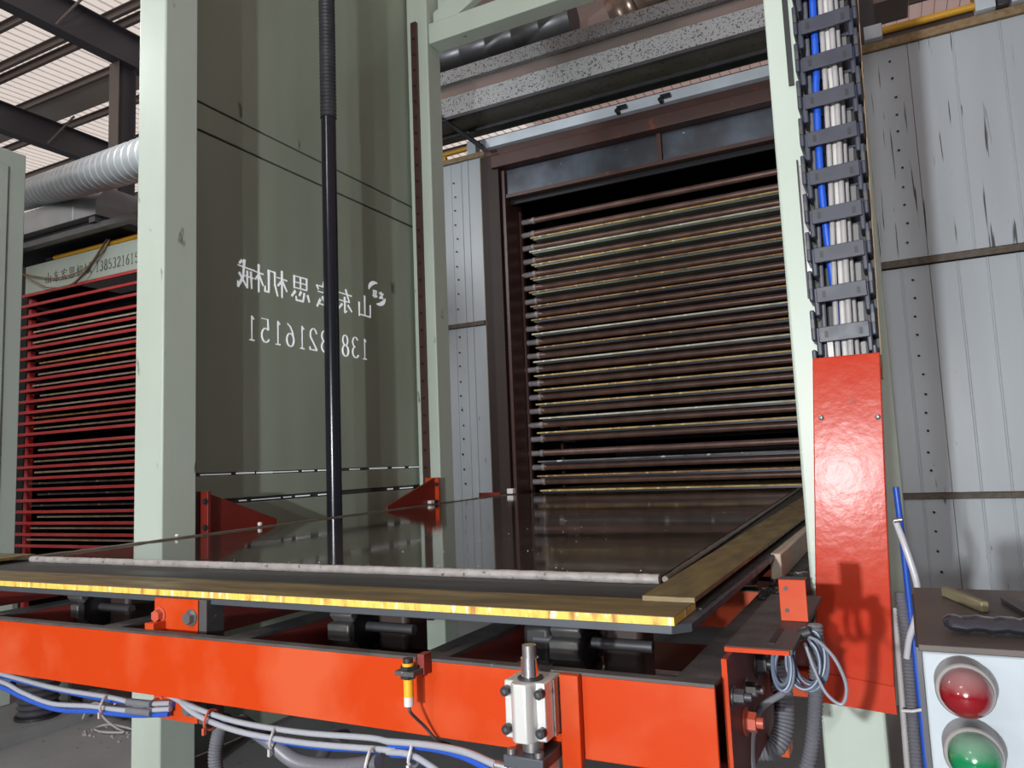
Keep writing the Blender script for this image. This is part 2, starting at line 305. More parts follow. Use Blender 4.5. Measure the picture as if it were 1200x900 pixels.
part('corner_strip', 'tan_edge', wall, (-3.549, -3.50, 6.485, 6.56, 0.02, 4.52))
for xs, zs in ((0.19, [0.2 + 0.147 * i for i in range(30)]), (-3.86, [0.35 + 0.147 * i for i in range(28)])):
    for z in zs:
        if min(abs(z - b) for b in (1.045, 2.82)) < 0.06: continue
        xx = xs + random.uniform(-0.012, 0.012); z += random.uniform(-0.01, 0.01); G().cyl((xx, 6.502, z), (xx + 0.004, 6.489, z - 0.004), 0.0085, 7).build('screw', 'bolt_black', wall)
# chamber lining behind the opening
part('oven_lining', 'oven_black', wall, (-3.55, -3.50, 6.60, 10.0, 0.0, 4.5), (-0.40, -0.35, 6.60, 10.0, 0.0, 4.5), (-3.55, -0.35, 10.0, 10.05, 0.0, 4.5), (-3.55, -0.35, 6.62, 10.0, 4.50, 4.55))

# brown steel door frame of the chamber
door = struct(part('door_1', 'jamb_dark', None, (-3.495, -3.30, 6.40, 6.62, 0.0, 4.47), (-0.55, -0.41, 6.40, 6.62, 0.0, 4.47)))
part('jamb_liner', 'brown_steel', door, (-3.29, -3.255, 6.44, 6.80, 0.0, 4.30), (-0.60, -0.56, 6.44, 6.80, 0.0, 4.30))
part('lintel', 'brown_steel', door, (-3.36, -0.45, 6.36, 6.52, 4.315, 4.44), bevel=0.006)
part('lintel_gutter', 'brown_steel', door, (-3.46, -0.41, 6.42, 6.56, 4.445, 4.53))
part('transom_rail', 'brown_steel', door, (-3.25, -0.60, 6.45, 6.52, 4.02, 4.055))
part('transom_mullion', 'brown_steel', door, (-1.715, -1.675, 6.45, 6.52, 4.056, 4.31))
part('transom_panel', 'transom_steel', door, (-3.25, -1.72, 6.475, 6.49, 4.056, 4.31)); part('transom_panel', 'transom_steel', door, (-1.67, -0.60, 6.475, 6.49, 4.056, 4.31))
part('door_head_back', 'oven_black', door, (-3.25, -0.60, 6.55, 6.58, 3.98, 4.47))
t = thing('header_bar', 'pale blue white flashing bar along the top of the brown door frame', 'bar', (-1.9, 6.42, 4.53))
part('bar', 'white_bar', t, (-3.47, -0.40, 6.36, 6.50, 4.535, 4.63), bevel=0.004)
for xh in (-2.02, -1.62):
    G().cyl((xh, 6.36, 4.545), (xh, 6.30, 4.545), 0.022, 8).build('clip', 'bolt_black', t); part('clip_arm', 'bolt_black', t, (xh, xh + 0.09, 6.30, 6.35, 4.56, 4.585))

# ------------------------------------------------------------------ overhead hood beam, ducts, brackets above the chamber
t = thing('hood_beam', 'long speckled galvanised beam with brown recessed web above the chamber door', 'beam', (-1.8, 6.1, 4.7))
part('upper_flange', 'galvanised', t, (-6.2, -0.2, 6.00, 6.30, 5.10, 5.235), bevel=0.004); part('web', 'web_brown', t, (-6.2, -0.2, 6.06, 6.09, 4.96, 5.10))
part('lower_flange', 'galvanised', t, (-6.2, -0.2, 6.00, 6.08, 4.765, 4.96), bevel=0.004)
part('soffit', 'olive_steel', t, (-6.2, -0.2, 6.01, 6.32, 4.752, 4.764)); part('drip_edge', 'dark_steel', t, (-6.2, -0.2, 5.995, 6.012, 4.735, 4.765))
part('rear_angle', 'dark_steel', t, (-6.2, -0.2, 6.32, 6.35, 4.72, 4.764)); part('rear_rail', 'carrier_green', t, (-6.2, -0.2, 6.36, 6.54, 4.765, 4.83))
def spiral_duct(parent, p0, p1, r, step, m, seam):
    p0, p1 = Vector(p0), Vector(p1); d = p1 - p0; L = d.length; u = d / L
    cs, rs = [], []; k = int(L / step)
    for i in range(k + 1):
        b = p0 + u * min(L, i * step)
        cs += [b, b + u * 0.006, b + u * 0.012, b + u * 0.02]; rs += [r, r + seam, r + seam, r]
    return G().rings(cs, rs, 28).build('duct_body', m, parent)
t = thing('spiral_duct', 'dark round spiral duct lying behind the green crossbeam above the door', 'duct', (-2.6, 6.6, 5.4))
spiral_duct(t, (-5.2, 6.55, 5.72), (-2.45, 6.55, 5.72), 0.17, 0.30, 'dark_duct', 0.006)
t = thing('foil_duct', 'wrinkled copper brown foil duct bend resting on the galvanised beam', 'duct', (-1.6, 6.5, 5.3))
c = resample(spline([(-2.05, 6.6, 5.60), (-1.8, 6.55, 5.66), (-1.5, 6.5, 5.70), (-1.1, 6.5, 5.72), (-0.4, 6.6, 5.75)], 10), 0.035)
G().rings(c, [0.24 + random.uniform(-0.016, 0.016) for _ in c], 24).build('duct_body', 'copper_foil', t)
tag(part('dark_space_box', 'web_brown', None, (-4.2, 0.4, 7.2, 7.6, 5.35, 7.3), bevel=0.01), 'brown box added for the dark space behind the round duct above the chamber', 'box')  # added box gives the brown darkness behind the duct, hides the bright roof
t = thing('angle_bracket', 'dark angle iron strut slanting from the hood beam to the door corner', 'bracket', (-3.5, 6.2, 4.45))
g = G(); a, b = Vector((-3.76, 5.96, 4.80)), Vector((-3.42, 6.33, 4.50)); w = Vector((0.05, -0.05, 0)); h = Vector((0, 0, 0.055))
g.hexa([a, a + w * 0.2, b + w * 0.2, b, a + h, a + w * 0.2 + h, b + w * 0.2 + h, b + h]); g.hexa([a, a + w, b + w, b, a + h * 0.15, a + w + h * 0.15, b + w + h * 0.15, b + h * 0.15]); g.build('strut', 'dark_steel', t)
part('end_plate', 'dark_steel', t, (-3.80, -3.745, 5.94, 5.955, 4.78, 4.93))
t = thing('gas_pipe', 'short yellow pipe above the narrow white wall strip beside the door', 'pipe', (-4.0, 6.55, 4.57))
G().cyl((-4.7, 6.55, 4.655), (-3.70, 6.55, 4.675), 0.026, 12).build('pipe', 'yellow_pipe', t); part('pipe_bracket', 'white_bar', t, (-3.70, -3.60, 6.50, 6.60, 4.571, 4.72)); part('pipe_support', 'yellow_pipe', t, (-4.02, -3.98, 6.53, 6.57, 4.571, 4.64))
t = thing('gas_pipe', 'yellow pipe in white brackets along the top of the right hand wall', 'pipe', (0.45, 6.4, 4.64))
G().cyl((0.12, 6.46, 4.71), (0.80, 6.46, 4.71), 0.027, 14).build('pipe', 'yellow_pipe', t)
for xb in (0.02, 0.78): part('pipe_bracket', 'white_bar', t, (xb, xb + 0.13, 6.41, 6.53, 4.645, 4.755), bevel=0.004)
part('valve', 'dark_steel', t, (0.92, 1.0, 6.42, 6.52, 4.645, 4.76), bevel=0.01); part('end_bracket', 'white_bar', t, (1.01, 1.35, 6.41, 6.53, 4.645, 4.72)); part('coupling', 'yellow_pipe', t, (0.76, 0.93, 6.44, 6.48, 4.757, 4.79))
tag(part('roof_strut', 'dark_steel', None, (-0.10, 0.11, 6.60, 6.80, 4.645, 7.2)), 'black upright strut standing on the wall top beside the cable chain', 'strut')

# ------------------------------------------------------------------ lifting frame: four green columns, side panel, crossbeam
def column(label, x0, x1, y0, y1, zt=6.2):
    t = thing('gantry_column', label, 'column', ((x0 + x1) / 2, (y0 + y1) / 2, 0))
    part('post', 'green_paint', t, (x0, x1, y0, y1, 0.015, zt), bevel=0.008); part('base_plate', 'green_paint', t, (x0 - 0.05, x1 + 0.05, y0 - 0.05, y1 + 0.05, 0.0, 0.015)); return t
c1 = column('near left pale green square column in front of the red rack', -3.245, -3.05, 2.40, 2.595)
c2 = column('far left pale green column with the dark bolted guide rail, beside the lettered panel', -3.24, -3.05, 4.785, 4.972)
c3 = column('pale green column behind the red cable cover and the cable chain', -0.268, -0.100, 2.40, 2.50)
part('guide_rail', 'brown_steel', c2, (-3.185, -3.135, 4.755, 4.785, 0.3, 4.93))
g = G()
for i in range(34): g.cyl((-3.16, 4.756, 0.5 + i * 0.13), (-3.16, 4.748, 0.5 + i * 0.13), 0.011, 8)
g.build('rail_bolts', 'bolt_black', c2)['kind'] = 'stuff'
part('guide_slot', 'black_rubber', c3, (-0.212, -0.196, 2.392, 2.399, 2.53, 4.2)); part('guide_slot', 'black_rubber', c3, (-0.209, -0.204, 2.392, 2.399, 1.86, 2.29))
part('toothed_rail', 'bolt_steel', c3, (-0.203, -0.190, 2.388, 2.399, 1.89, 2.27))
t = thing('side_panel', 'large shade-darkened green sheet panel with mirrored glowing white lettering between the left columns', 'panel', (-3.18, 3.7, 0))
for z0, z1 in ((3.457, 6.0), (3.297, 3.445), (1.426, 3.284), (1.283, 1.408), (0.02, 1.254)):
    part('sheet', 'panel_green_shaded', t, (-3.276, -3.260, 2.60, 4.90, z0, z1), bevel=0.003)
part('backing_frame', 'grime_steel', t, (-3.31, -3.279, 2.60, 4.90, 0.02, 6.0))
for z, segs in ((1.417, ((2.80, 3.00), (3.04, 3.17), (3.19, 3.31), (3.32, 3.52), (3.56, 3.66), (3.70, 3.87), (4.01, 4.11), (4.22, 4.42), (4.48, 4.63), (4.69, 4.83))), (1.267, ((3.06, 3.11), (3.15, 3.37), (3.40, 3.46), (3.50, 3.62), (3.70, 3.78), (4.42, 4.48), (4.57, 4.73)))):
    for a, b in segs: part('seam_glow_strip', 'seam_glow', t, (-3.266, -3.258, a, b, z - random.uniform(0.002, 0.0045), z + random.uniform(0.0015, 0.005)))
# lettering : brush strokes (u, v, width)
S = {'shan': [((.5, .97), (.5, .13), 1.1), ((.14, .62), (.14, .10), 1), ((.14, .11), (.86, .13), .7), ((.86, .64), (.86, .06), 1.1)],
 'dong': [((.12, .78), (.86, .80), .6), ((.46, .98), (.25, .50), 1), ((.25, .50), (.82, .50), .6), ((.52, .66), (.52, .04), 1.2), ((.52, .04), (.40, .12), .8), ((.34, .36), (.12, .14), 1), ((.68, .36), (.88, .15), 1.2)],
 'hong': [((.50, 1.), (.54, .88), 1.3), ((.12, .84), (.10, .68), 1), ((.12, .82), (.88, .84), .7), ((.88, .84), (.80, .70), .9), ((.20, .60), (.82, .61), .6), ((.48, .76), (.14, .08), 1), ((.60, .44), (.38, .12), 1), ((.38, .12), (.80, .15), .7), ((.70, .32), (.88, .03), 1.3)],
 'si': [((.20, .96), (.20, .52), 1), ((.20, .95), (.80, .95), .6), ((.80, .96), (.80, .50), 1.1), ((.20, .73), (.80, .73), .5), ((.50, .95), (.50, .52), .8), ((.20, .52), (.80, .52), .6), ((.16, .34), (.08, .10), 1.1), ((.32, .38), (.38, .08), 1), ((.38, .07), (.70, .06), 1), ((.70, .06), (.72, .20), .8), ((.48, .40), (.56, .26), 1.2), ((.76, .38), (.92, .18), 1.3)],
 'ji': [((.03, .68), (.46, .71), .6), ((.25, .98), (.25, .02), 1.1), ((.25, .66), (.03, .28), .9), ((.26, .60), (.43, .42), 1.2), ((.56, .86), (.56, .42), 1), ((.56, .42), (.44, .04), .9), ((.56, .86), (.82, .87), .6), ((.82, .88), (.82, .12), 1.1), ((.82, .11), (.98, .10), .9), ((.98, .10), (.98, .28), .8)],
 'xie': [((.0, .68), (.34, .71), .6), ((.18, .98), (.18, .02), 1.1), ((.18, .66), (.0, .28), .9), ((.19, .60), (.32, .44), 1.1), ((.36, .72), (.98, .77), .6), ((.40, .44), (.76, .47), .6), ((.49, .64), (.46, .08), .9), ((.63, .64), (.63, .06), .9), ((.74, 1.), (.79, .42), 1.2), ((.79, .42), (.98, .04), 1.2), ((.98, .04), (.99, .22), .9), ((.94, .52), (.66, .10), .9), ((.84, .95), (.93, .85), 1.2)]}
def arc(cx, cy, rx, ry, a0, a1, k=10):
    return [(cx + rx * math.cos(math.radians(a0 + (a1 - a0) * i / k)), cy + ry * math.sin(math.radians(a0 + (a1 - a0) * i / k))) for i in range(k + 1)]
D = {'1': [[(.5, .97), (.5, .03)], [(.36, .86), (.5, .97)], [(.34, .03), (.66, .03)]],
 '3': [arc(.48, .74, .26, .23, 150, -75) + arc(.46, .27, .30, .25, 80, -150)],
 '8': [arc(.5, .74, .23, .23, 0, 360, 16), arc(.5, .26, .28, .25, 0, 360, 16)],
 '5': [[(.76, .96), (.30, .96), (.26, .54)] + arc(.46, .31, .29, .28, 125, -145)],
 '2': [arc(.5, .70, .27, .27, 165, -25) + [(.22, .06)], [(.22, .05), (.80, .05)], [(.80, .05), (.82, .16)]],
 '6': [[(.72, .96), (.50, .86), (.32, .64), (.23, .36)], arc(.5, .30, .28, .27, 0, 360, 16)]}
def glyph_lines(ch):
    if ch in S: return [([a, b], w) for a, b, w in S[ch]]
    return [(l, 0.75) for l in D[ch]]
def lettering(parent, text, origin, du, dv, dn, w, m, th=0.0022, name='letter'):
    # origin + u*du + v*dv ; every character is one part, ribbons of brush width w standing dn proud
    o = Vector(origin); du = Vector(du); dv = Vector(dv); dn = Vector(dn); un = du.normalized(); vn = dv.normalized()
    for ch, pos, wd, ht in text:
        g = G()
        nst = 0
        for line, sw in glyph_lines(ch):
            P = [Vector((pos + p[0] * wd, p[1] * ht)) for p in line]
            for i, (a, b) in enumerate(zip(P, P[1:])):
                d = b - a
                if d.length < 1e-6: continue
                d.normalize(); nn = Vector((-d.y, d.x)) * w * sw * 0.5
                wa, wb = (1.25, 0.8) if len(P) == 2 else (1, 1)
                if ch in D and len(P) > 3: wa = wb = 0.55 + 0.9 * abs(d.y)
                q = [a + nn * wa - d * w * .2, a - nn * wa - d * w * .2, b - nn * wb + d * w * .2, b + nn * wb + d * w * .2]
                T = lambda p, k: o + un * p.x + vn * p.y + dn * k
                nst += 1; g.hexa([T(p, 0) for p in q] + [T(p, th + 0.00012 * nst) for p in q])
        g.build(name, m, parent, smooth=False)
line1 = [('shan', 0.0, .17, .165), ('dong', .206, .18, .17), ('hong', .417, .18, .17), ('si', .632, .185, .17), ('ji', .838, .19, .17), ('xie', 1.039, .195, .17)]
lettering(t, line1, (-3.260, 4.283, 2.464), (0, -1, 0), (0, 0, 1), (1, 0, 0), 0.0115, 'letter_glow')
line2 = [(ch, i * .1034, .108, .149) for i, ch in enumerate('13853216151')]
lettering(t, line2, (-3.260, 4.242, 2.171), (0, -1, 0), (0, 0, 1), (1, 0, 0), 0.0095, 'letter_glow', name='digit')
def crescent(cy, cz, r, a0, a1, wmax):
    g = G(); k = 12; pts = []
    for i in range(k + 1):
        a = math.radians(a0 + (a1 - a0) * i / k); wd = wmax * math.sin(math.pi * (i + .15) / (k + .3)) ** 0.8
        pts.append(((cy + (r - wd / 2) * math.cos(a), cz + .8 * (r - wd / 2) * math.sin(a)), (cy + (r + wd / 2) * math.cos(a), cz + .8 * (r + wd / 2) * math.sin(a))))
    for p, q in zip(pts, pts[1:]):
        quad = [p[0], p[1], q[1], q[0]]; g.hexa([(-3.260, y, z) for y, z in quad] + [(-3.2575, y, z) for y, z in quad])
    return g.build('logo_swoosh', 'letter_glow', t, smooth=False)
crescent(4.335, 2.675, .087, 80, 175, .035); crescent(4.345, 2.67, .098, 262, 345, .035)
lettering(t, [('hong', 0.0, .06, .055), ('si', .075, .06, .055)], (-3.260, 4.422, 2.634), (0, -1, 0), (0, 0, 1), (1, 0, 0), 0.006, 'letter_glow')
t = thing('crossbeam', 'pale green crossbeam leaving the far left column at upper centre', 'beam', (-1.5, 4.9, 4.8))
part('beam', 'green_paint', t, (-3.046, -0.2, 4.80, 4.955, 4.735, 4.905), bevel=0.006)
tag(part('gantry_column', 'green_paint', None, (-0.2, -0.01, 4.785, 4.972, 0.0, 6.2), bevel=0.006), 'far right green column hidden behind the cable chain', 'column')
t = thing('top_gusset', 'pale green sheet deck with a diagonal brace above the crossbeam', 'gusset', (-2.6, 4.9, 5.0))
g = G().prism([(-3.03, 5.10), (-3.03, 5.9), (-1.6, 5.9), (-1.6, 5.62)], 'y', 4.93, 4.94); g.build('deck_sheet', 'green_paint', t)
g = G().prism([(-3.03, 4.91), (-2.86, 4.91), (-1.5, 5.56), (-1.5, 5.68), (-3.03, 5.02)], 'y', 4.85, 4.92); g.build('brace', 'green_paint', t, 0.004)

# black screw rod with bellows top, in front of the panel
t = thing('lead_screw', 'tall black round rod with ribbed upper sleeve in front of the lettered panel', 'rod', (-3.03, 3.55, 0))
G().cyl((-3.03, 3.575, 0.0), (-3.03, 3.575, 3.62), 0.046, 20).build('rod', 'rod_black', t)
cs, rs = [], []
z = 3.62
while z < 6.0: cs += [(-3.03, 3.575, z), (-3.03, 3.575, z + 0.012)]; rs += [0.052, 0.044]; z += 0.024
G().rings(cs, rs, 20).build('ribbed_sleeve', 'dark_steel', t)
# red gusset brackets sliding on the two left columns
def gusset(label, ys, yt, sgn, bright):
    t = thing('slide_bracket', label, 'bracket', (-3.02, ys, 1.1))
    G().prism([(ys, 1.328), (ys, 1.02), (yt, 1.02), (yt, 1.165)] if sgn > 0 else [(yt, 1.165), (yt, 1.02), (ys, 1.02), (ys, 1.332)], 'x', -3.06, -3.045).build('web_plate', 'gusset_red', t, 0.002)
    p = part('end_plate', 'orange_paint' if bright else 'gusset_red', t, (-3.13, -3.015, ys - 0.018 * (sgn > 0), ys + 0.018 * (sgn < 0), 1.0, 1.334), bevel=0.002)
    for z in (1.16, 1.285): hexbolt((-3.03, ys - 0.018 * (sgn > 0), z), (0, -1, 0), 0.012, 0.01).build('bolt', 'bolt_black', p)
gusset('dark red triangular bracket behind the near left column', 2.65, 3.12, 1, False)
gusset('bright red bracket with triangular web in front of the far left column', 4.70, 4.12, -1, True)
tag(part('guide_block', 'black_rubber', None, (-3.12, -3.065, 2.600, 2.625, 1.05, 1.33), (-3.10, -3.075, 2.60, 2.63, 1.2, 1.25)), 'narrow black guide block between the near left column and its red bracket', 'guide')

# ------------------------------------------------------------------ left: cabinet, red rack, hood, duct, pipe
t = thing('control_cabinet', 'grey green cabinet side at the left edge of the picture', 'cabinet', (-5.3, 2.4, 0))
part('body', 'cabinet_green', t, (-6.0, -5.02, 1.6, 2.885, 0.06, 3.585), bevel=0.006); part('door', 'cabinet_green', t, (-5.019, -5.008, 1.65, 2.77, 0.25, 3.47), bevel=0.004)
rk = thing('red_rack', 'tall red shelf rack loaded with pale boards at the left', 'rack', (-7.5, 5.4, 0))
RS = 0.1255; rz = [3.624 - RS * i for i in range(28)]
for z in rz:
    part('shelf_bar', 'rack_red', rk, (-9.08, -5.6, 5.20, 5.225, z - 0.032, z), bevel=0.003)
for xp in (-8.99, -5.7): part('post', 'rack_red', rk, (xp - 0.03, xp + 0.03, 5.26, 5.32, 0.0, 3.60)); part('post', 'rack_red', rk, (xp - 0.03, xp + 0.03, 6.6, 6.66, 0.0, 3.60))
g = G()
for z in rz: g.box(-8.96, -5.7, 5.9, 5.94, z, z + 0.04); g.box(-8.96, -5.7, 6.5, 6.54, z, z + 0.04); g.box(-9.0, -8.96, 5.23, 6.6, z - 0.04, z)
g.build('inner_bars', 'rack_dark', rk)['kind'] = 'stuff'
hd = part('header_sheet', 'green_paint', rk, (-9.0, -5.6, 5.205, 5.225, 3.628, 3.955)); part('header_flange', 'green_paint', rk, (-8.72, -5.6, 5.225, 5.42, 3.945, 3.955))
txt = [('shan', 0, .12, .13), ('dong', .15, .12, .13), ('hong', .29, .12, .13), ('si', .43, .12, .13), ('ji', .57, .12, .13), ('xie', .71, .12, .13)] + [(ch, .90 + i * .072, .075, .12) for i, ch in enumerate('13853216151')]
lettering(hd, txt, (-8.62, 5.205, 3.695), (1, 0, 0), (0, 0, 1), (0, -1, 0), 0.010, 'letter_dark')
part('rack_back', 'oven_black', rk, (-15.0, -4.5, 7.2, 7.24, 0.0, 5.2)); part('rack_side', 'oven_black', rk, (-9.14, -9.11, 5.3, 7.19, 0.0, 3.9))
ORD = ['first', 'second', 'third', 'fourth', 'fifth', 'sixth', 'seventh', 'eighth', 'ninth', 'tenth', 'eleventh', 'twelfth', 'thirteenth', 'fourteenth', 'fifteenth', 'sixteenth', 'seventeenth', 'eighteenth', 'nineteenth', 'twentieth', 'twenty-first', 'twenty-second', 'twenty-third', 'twenty-fourth', 'twenty-fifth', 'twenty-sixth']
bd = G().box(0, 3.2, 0, 1.3, 0.0, 0.019).build('rack_board', 'board_pale'); first = True
meshes = {}
for mname in ('board_pale', 'board_yellow', 'board_grey'):
    me = bd.data.copy(); me.materials.clear(); me.materials.append(MATS[mname]); me.materials.append(MATS['rack_dark']); meshes[mname] = me
    for p in me.polygons: p.material_index = 1 if abs(p.normal.z) > 0.5 else 0
for i in range(4, 24):
    if i == 14: continue
    o = bd if first else bd.copy()
    if not first: COL.objects.link(o)
    first = False
    mm = 'board_grey' if i in (18, 19, 20) else ('board_yellow' if i in (7, 12) else 'board_pale'); o.data = meshes[mm]
    o.location = (-8.94 + random.uniform(0, 0.18), 5.26 + random.uniform(-0.015, 0.02), rz[i] + 0.0405)
    tag(o, '%s board lying on the %s red shelf bar from the top' % ({'board_pale': 'pale', 'board_grey': 'stained grey', 'board_yellow': 'yellowish'}[mm], ORD[i]), 'board', 'boards on the red rack')
t = thing('hood_duct', 'angular sheet metal exhaust hood above the red rack', 'hood', (-8, 5.4, 4.2))
G().prism([(4.90, 4.19), (4.90, 4.34), (5.02, 4.52), (6.3, 4.52), (6.3, 4.19)], 'x', -9.6, -7.28).build('hood_shell', 'duct_metal', t, 0.004)
part('seam_strip', 'white_bar', t, (-7.66, -7.645, 4.893, 4.90, 4.19, 4.34)); part('hood_rim', 'dark_steel', t, (-9.6, -7.28, 5.0, 6.25, 4.12, 4.185)); part('hood_rail', 'dark_duct', t, (-9.6, -6.3, 4.95, 5.05, 4.06, 4.12)); part('cross_rail', 'dark_duct', t, (-7.42, -7.32, 4.92, 6.25, 4.125, 4.185))
t = thing('spiral_duct', 'grey round spiral duct sloping past the roof post above the exhaust hood', 'duct', (-7, 5, 4.6))
spiral_duct(t, (-9.32, 5.32, 4.92), (-4.6, 3.82, 3.90), 0.165, 0.17, 'duct_metal', 0.007)
t = thing('roof_pipe', 'yellow pipe with cables hung on it above the red rack', 'pipe', (-7.8, 5.2, 4))
G().cyl((-8.55, 5.24, 3.995), (-6.2, 5.24, 3.995), 0.028, 12).build('pipe', 'yellow_pipe', t); G().cyl((-8.62, 5.24, 3.995), (-8.50, 5.24, 3.995), 0.042, 10).build('pipe_nut', 'bolt_black', t)
for k, (pts, m, lb) in enumerate((([(-9.1, 5.16, 3.90), (-8.75, 5.17, 3.80), (-8.35, 5.17, 3.72), (-7.9, 5.17, 3.74), (-7.6, 5.18, 3.87), (-7.45, 5.18, 4.02)], 'tan_edge', 'tan cable sagging highest across the pale header of the red rack'),
        ([(-9.1, 5.14, 3.93), (-8.7, 5.15, 3.72), (-8.45, 5.15, 3.62), (-8.05, 5.15, 3.60), (-7.75, 5.16, 3.78), (-7.48, 5.17, 4.02)], 'tan_edge', 'tan cable sagging lowest across the pale header of the red rack'),
        ([(-7.95, 5.12, 3.58), (-7.75, 5.13, 3.70), (-7.6, 5.15, 3.86), (-7.46, 5.16, 4.02)], 'dark_steel', 'dark cable hanging from the yellow pipe over the rack header'))):
    tag(tube(pts, 0.008, 8).build('hanging_cable', m), lb, 'cable')

# ------------------------------------------------------------------ chamber rack : tubes and carrier boards
pr = thing('tube_rack', 'rack of brown heating tubes inside the chamber door', 'rack', (-1.9, 6.8, 0))
TS = 0.1376; tz = [3.845 - TS * i for i in range(27)]
tubem = G().cyl((0, 0, 0), (2.72, 0, 0), 0.030, 14).build('heating_tube', 'tube_brown', pr); stubm = G().cyl((-0.115, 0, 0), (0.0, 0, 0), 0.027, 14).build('tube_stub', 'tube_grey', tubem)
collar = G().cyl((0.005, 0, 0), (0.035, 0, 0), 0.034, 14).build('tube_collar', 'tube_grey', tubem)
for o in (tubem, stubm, collar):
    for v in o.data.vertices: v.co += OFF[pr.name]
for i, z in enumerate(tz):
    for k, yy in enumerate((6.75, 7.55)):
        if i == 0 and k == 0: a, b, c = tubem, stubm, collar
        else:
            a, b, c = tubem.copy(), stubm.copy(), collar.copy(); COL.objects.link(a)
            for q in (b, c): COL.objects.link(q); q.parent = a
            a.parent = pr
        loc = Vector((-3.13 + random.uniform(-0.01, 0.01), yy + random.uniform(-0.006, 0.006), z)) - OFF[pr.name]
        a.location = loc; a.rotation_euler = (random.uniform(0, 6), 0, 0)
part('side_rail', 'brown_steel', pr, (-3.249, -3.225, 6.72, 6.78, 0.0, 3.95), (-3.249, -3.225, 7.52, 7.58, 0.0, 3.95))
cb = thing('carrier_board', '', 'board', (0, 0, 0), 'boards in the tube rack'); OFF[cb.name] = Vector((0, 0, 0))
cbb = part('board', 'board_yellow', cb, (0, 2.52, 0.0, 1.6, 0.017, 0.031)); cbc = part('carrier_plate', 'carrier_blue', cb, (0.03, 2.50, 0.012, 1.58, 0.0, 0.017))
bm_ = {}
for mn in ('board_yellow', 'board_pale', 'board_rust', 'board_grey'):
    me = cbb.data.copy(); me.materials.clear(); me.materials.append(MATS[mn]); bm_[mn] = me
cm_ = {}
for mn in ('carrier_blue', 'carrier_green'):
    me = cbc.data.copy(); me.materials.clear(); me.materials.append(MATS[mn]); cm_[mn] = me
kinds = {1: 'board_yellow', 2: 'board_pale', 3: 'board_yellow', 4: 'board_rust', 5: 'board_rust', 6: 'board_rust', 7: 'board_rust', 8: 'board_pale', 9: 'board_rust', 10: 'board_pale', 11: 'board_yellow', 12: 'board_yellow', 13: 'board_yellow', 14: 'board_pale', 15: 'board_yellow', 17: 'board_grey', 18: 'board_rust', 19: 'board_yellow'}
word = {'board_yellow': 'yellow edged', 'board_pale': 'pale cream edged', 'board_rust': 'rusty brown edged', 'board_grey': 'grey chipped'}
first = True
for i in range(1, 26):
    if i == 16: continue
    if first: r, b, c = cb, cbb, cbc
    else:
        r, b, c = cb.copy(), cbb.copy(), cbc.copy()
        for q in (r, b, c): COL.objects.link(q)
        b.parent = r; c.parent = r
    first = False
    k = kinds.get(i, 'board_yellow'); b.data = bm_[k]; c.data = cm_['carrier_green' if i < 6 else 'carrier_blue']
    nxt = tz[i + 1] if i + 1 < len(tz) else tz[i] - TS
    r.location = (-3.10 + random.uniform(-0.015, 0.035), 6.600 + random.uniform(-0.012, 0.012), nxt + 0.031)
    tag(r, '%s board on dark carrier plate, %s from the top of the tube rack' % (word[k], ORD[i - 1 if i < 16 else i - 2]), 'board', 'boards in the tube rack')

# ------------------------------------------------------------------ lifting table frame
tb = thing('lift_table', 'orange lifting table frame with dark grimy top edges carrying the slab', 'table', (-1.3, 3.0, 0))
FB = (-4.2, -0.281)
g = G(); g.box(-3.0, -0.281, 1.190, 1.198, 0.921, 1.052); g.build('front_beam', 'orange_paint', tb, 0.0015)
part('front_beam_flange', 'grime_steel', tb, (-3.0, -0.281, 1.1895, 1.212, 1.0525, 1.0575))
g = G(); g.box(-0.345, -0.337, 1.2125, 5.9, 0.90, 1.05); g.box(-0.337, -0.281, 1.2125, 5.9, 0.90, 0.908); g.build('side_beam', 'dark_red', tb)
part('side_beam_flange', 'grime_steel', tb, (-0.346, -0.281, 1.2125, 5.9, 1.0505, 1.0565))
for xc in (-2.90, -2.22, -1.715, -1.30, -0.80):
    w = part('cross_member', 'dark_red', tb, (xc - 0.030, xc - 0.022, 1.2125, 5.9, 0.98, 1.049), (xc + 0.022, xc + 0.030, 1.2125, 5.9, 0.98, 1.049)); part('cross_member_cap', 'grime_steel', w, (xc - 0.031, xc + 0.031, 1.2125, 5.9, 1.0495, 1.0565))
for yc in (2.50, 3.55, 4.75): part('rear_beam', 'orange_paint', tb, (-3.0, -0.347, yc, yc + 0.06, 0.86, 0.975)); part('rear_beam_cap', 'grime_steel', tb, (-3.0, -0.347, yc - 0.01, yc + 0.07, 0.9755, 0.979))
part('lower_beam', 'orange_paint', tb, (-1.0, -0.272, 1.80, 1.86, 0.742, 0.785)); part('floor_tray', 'pinkish', tb, (-0.85, -0.36, 2.0, 2.3, 0.84, 0.85))
part('end_stop', 'gusset_red', tb, (-3.42, -3.20, 6.0, 6.012, 1.05, 1.165))
# splice plate with bolts on the front beam (left)
pl = part('splice_plate', 'orange_paint', tb, (-1.605, -1.46, 1.246, 1.256, 0.85, 1.122), bevel=0.001)
part('plate_edge', 'grime_steel', pl, (-1.459, -1.435, 1.25, 1.30, 0.85, 1.122)); part('welded_lug', 'orange_paint', pl, (-1.595, -1.565, 1.213, 1.246, 1.045, 1.071))
for xb in (-1.585, -1.48):
    for z in (1.083, 0.883):
        hexbolt((xb, 1.246, z), (0, -1, 0), 0.0145, 0.012).build('bolt', 'bolt_red' if xb < -1.55 else 'bolt_steel', pl)
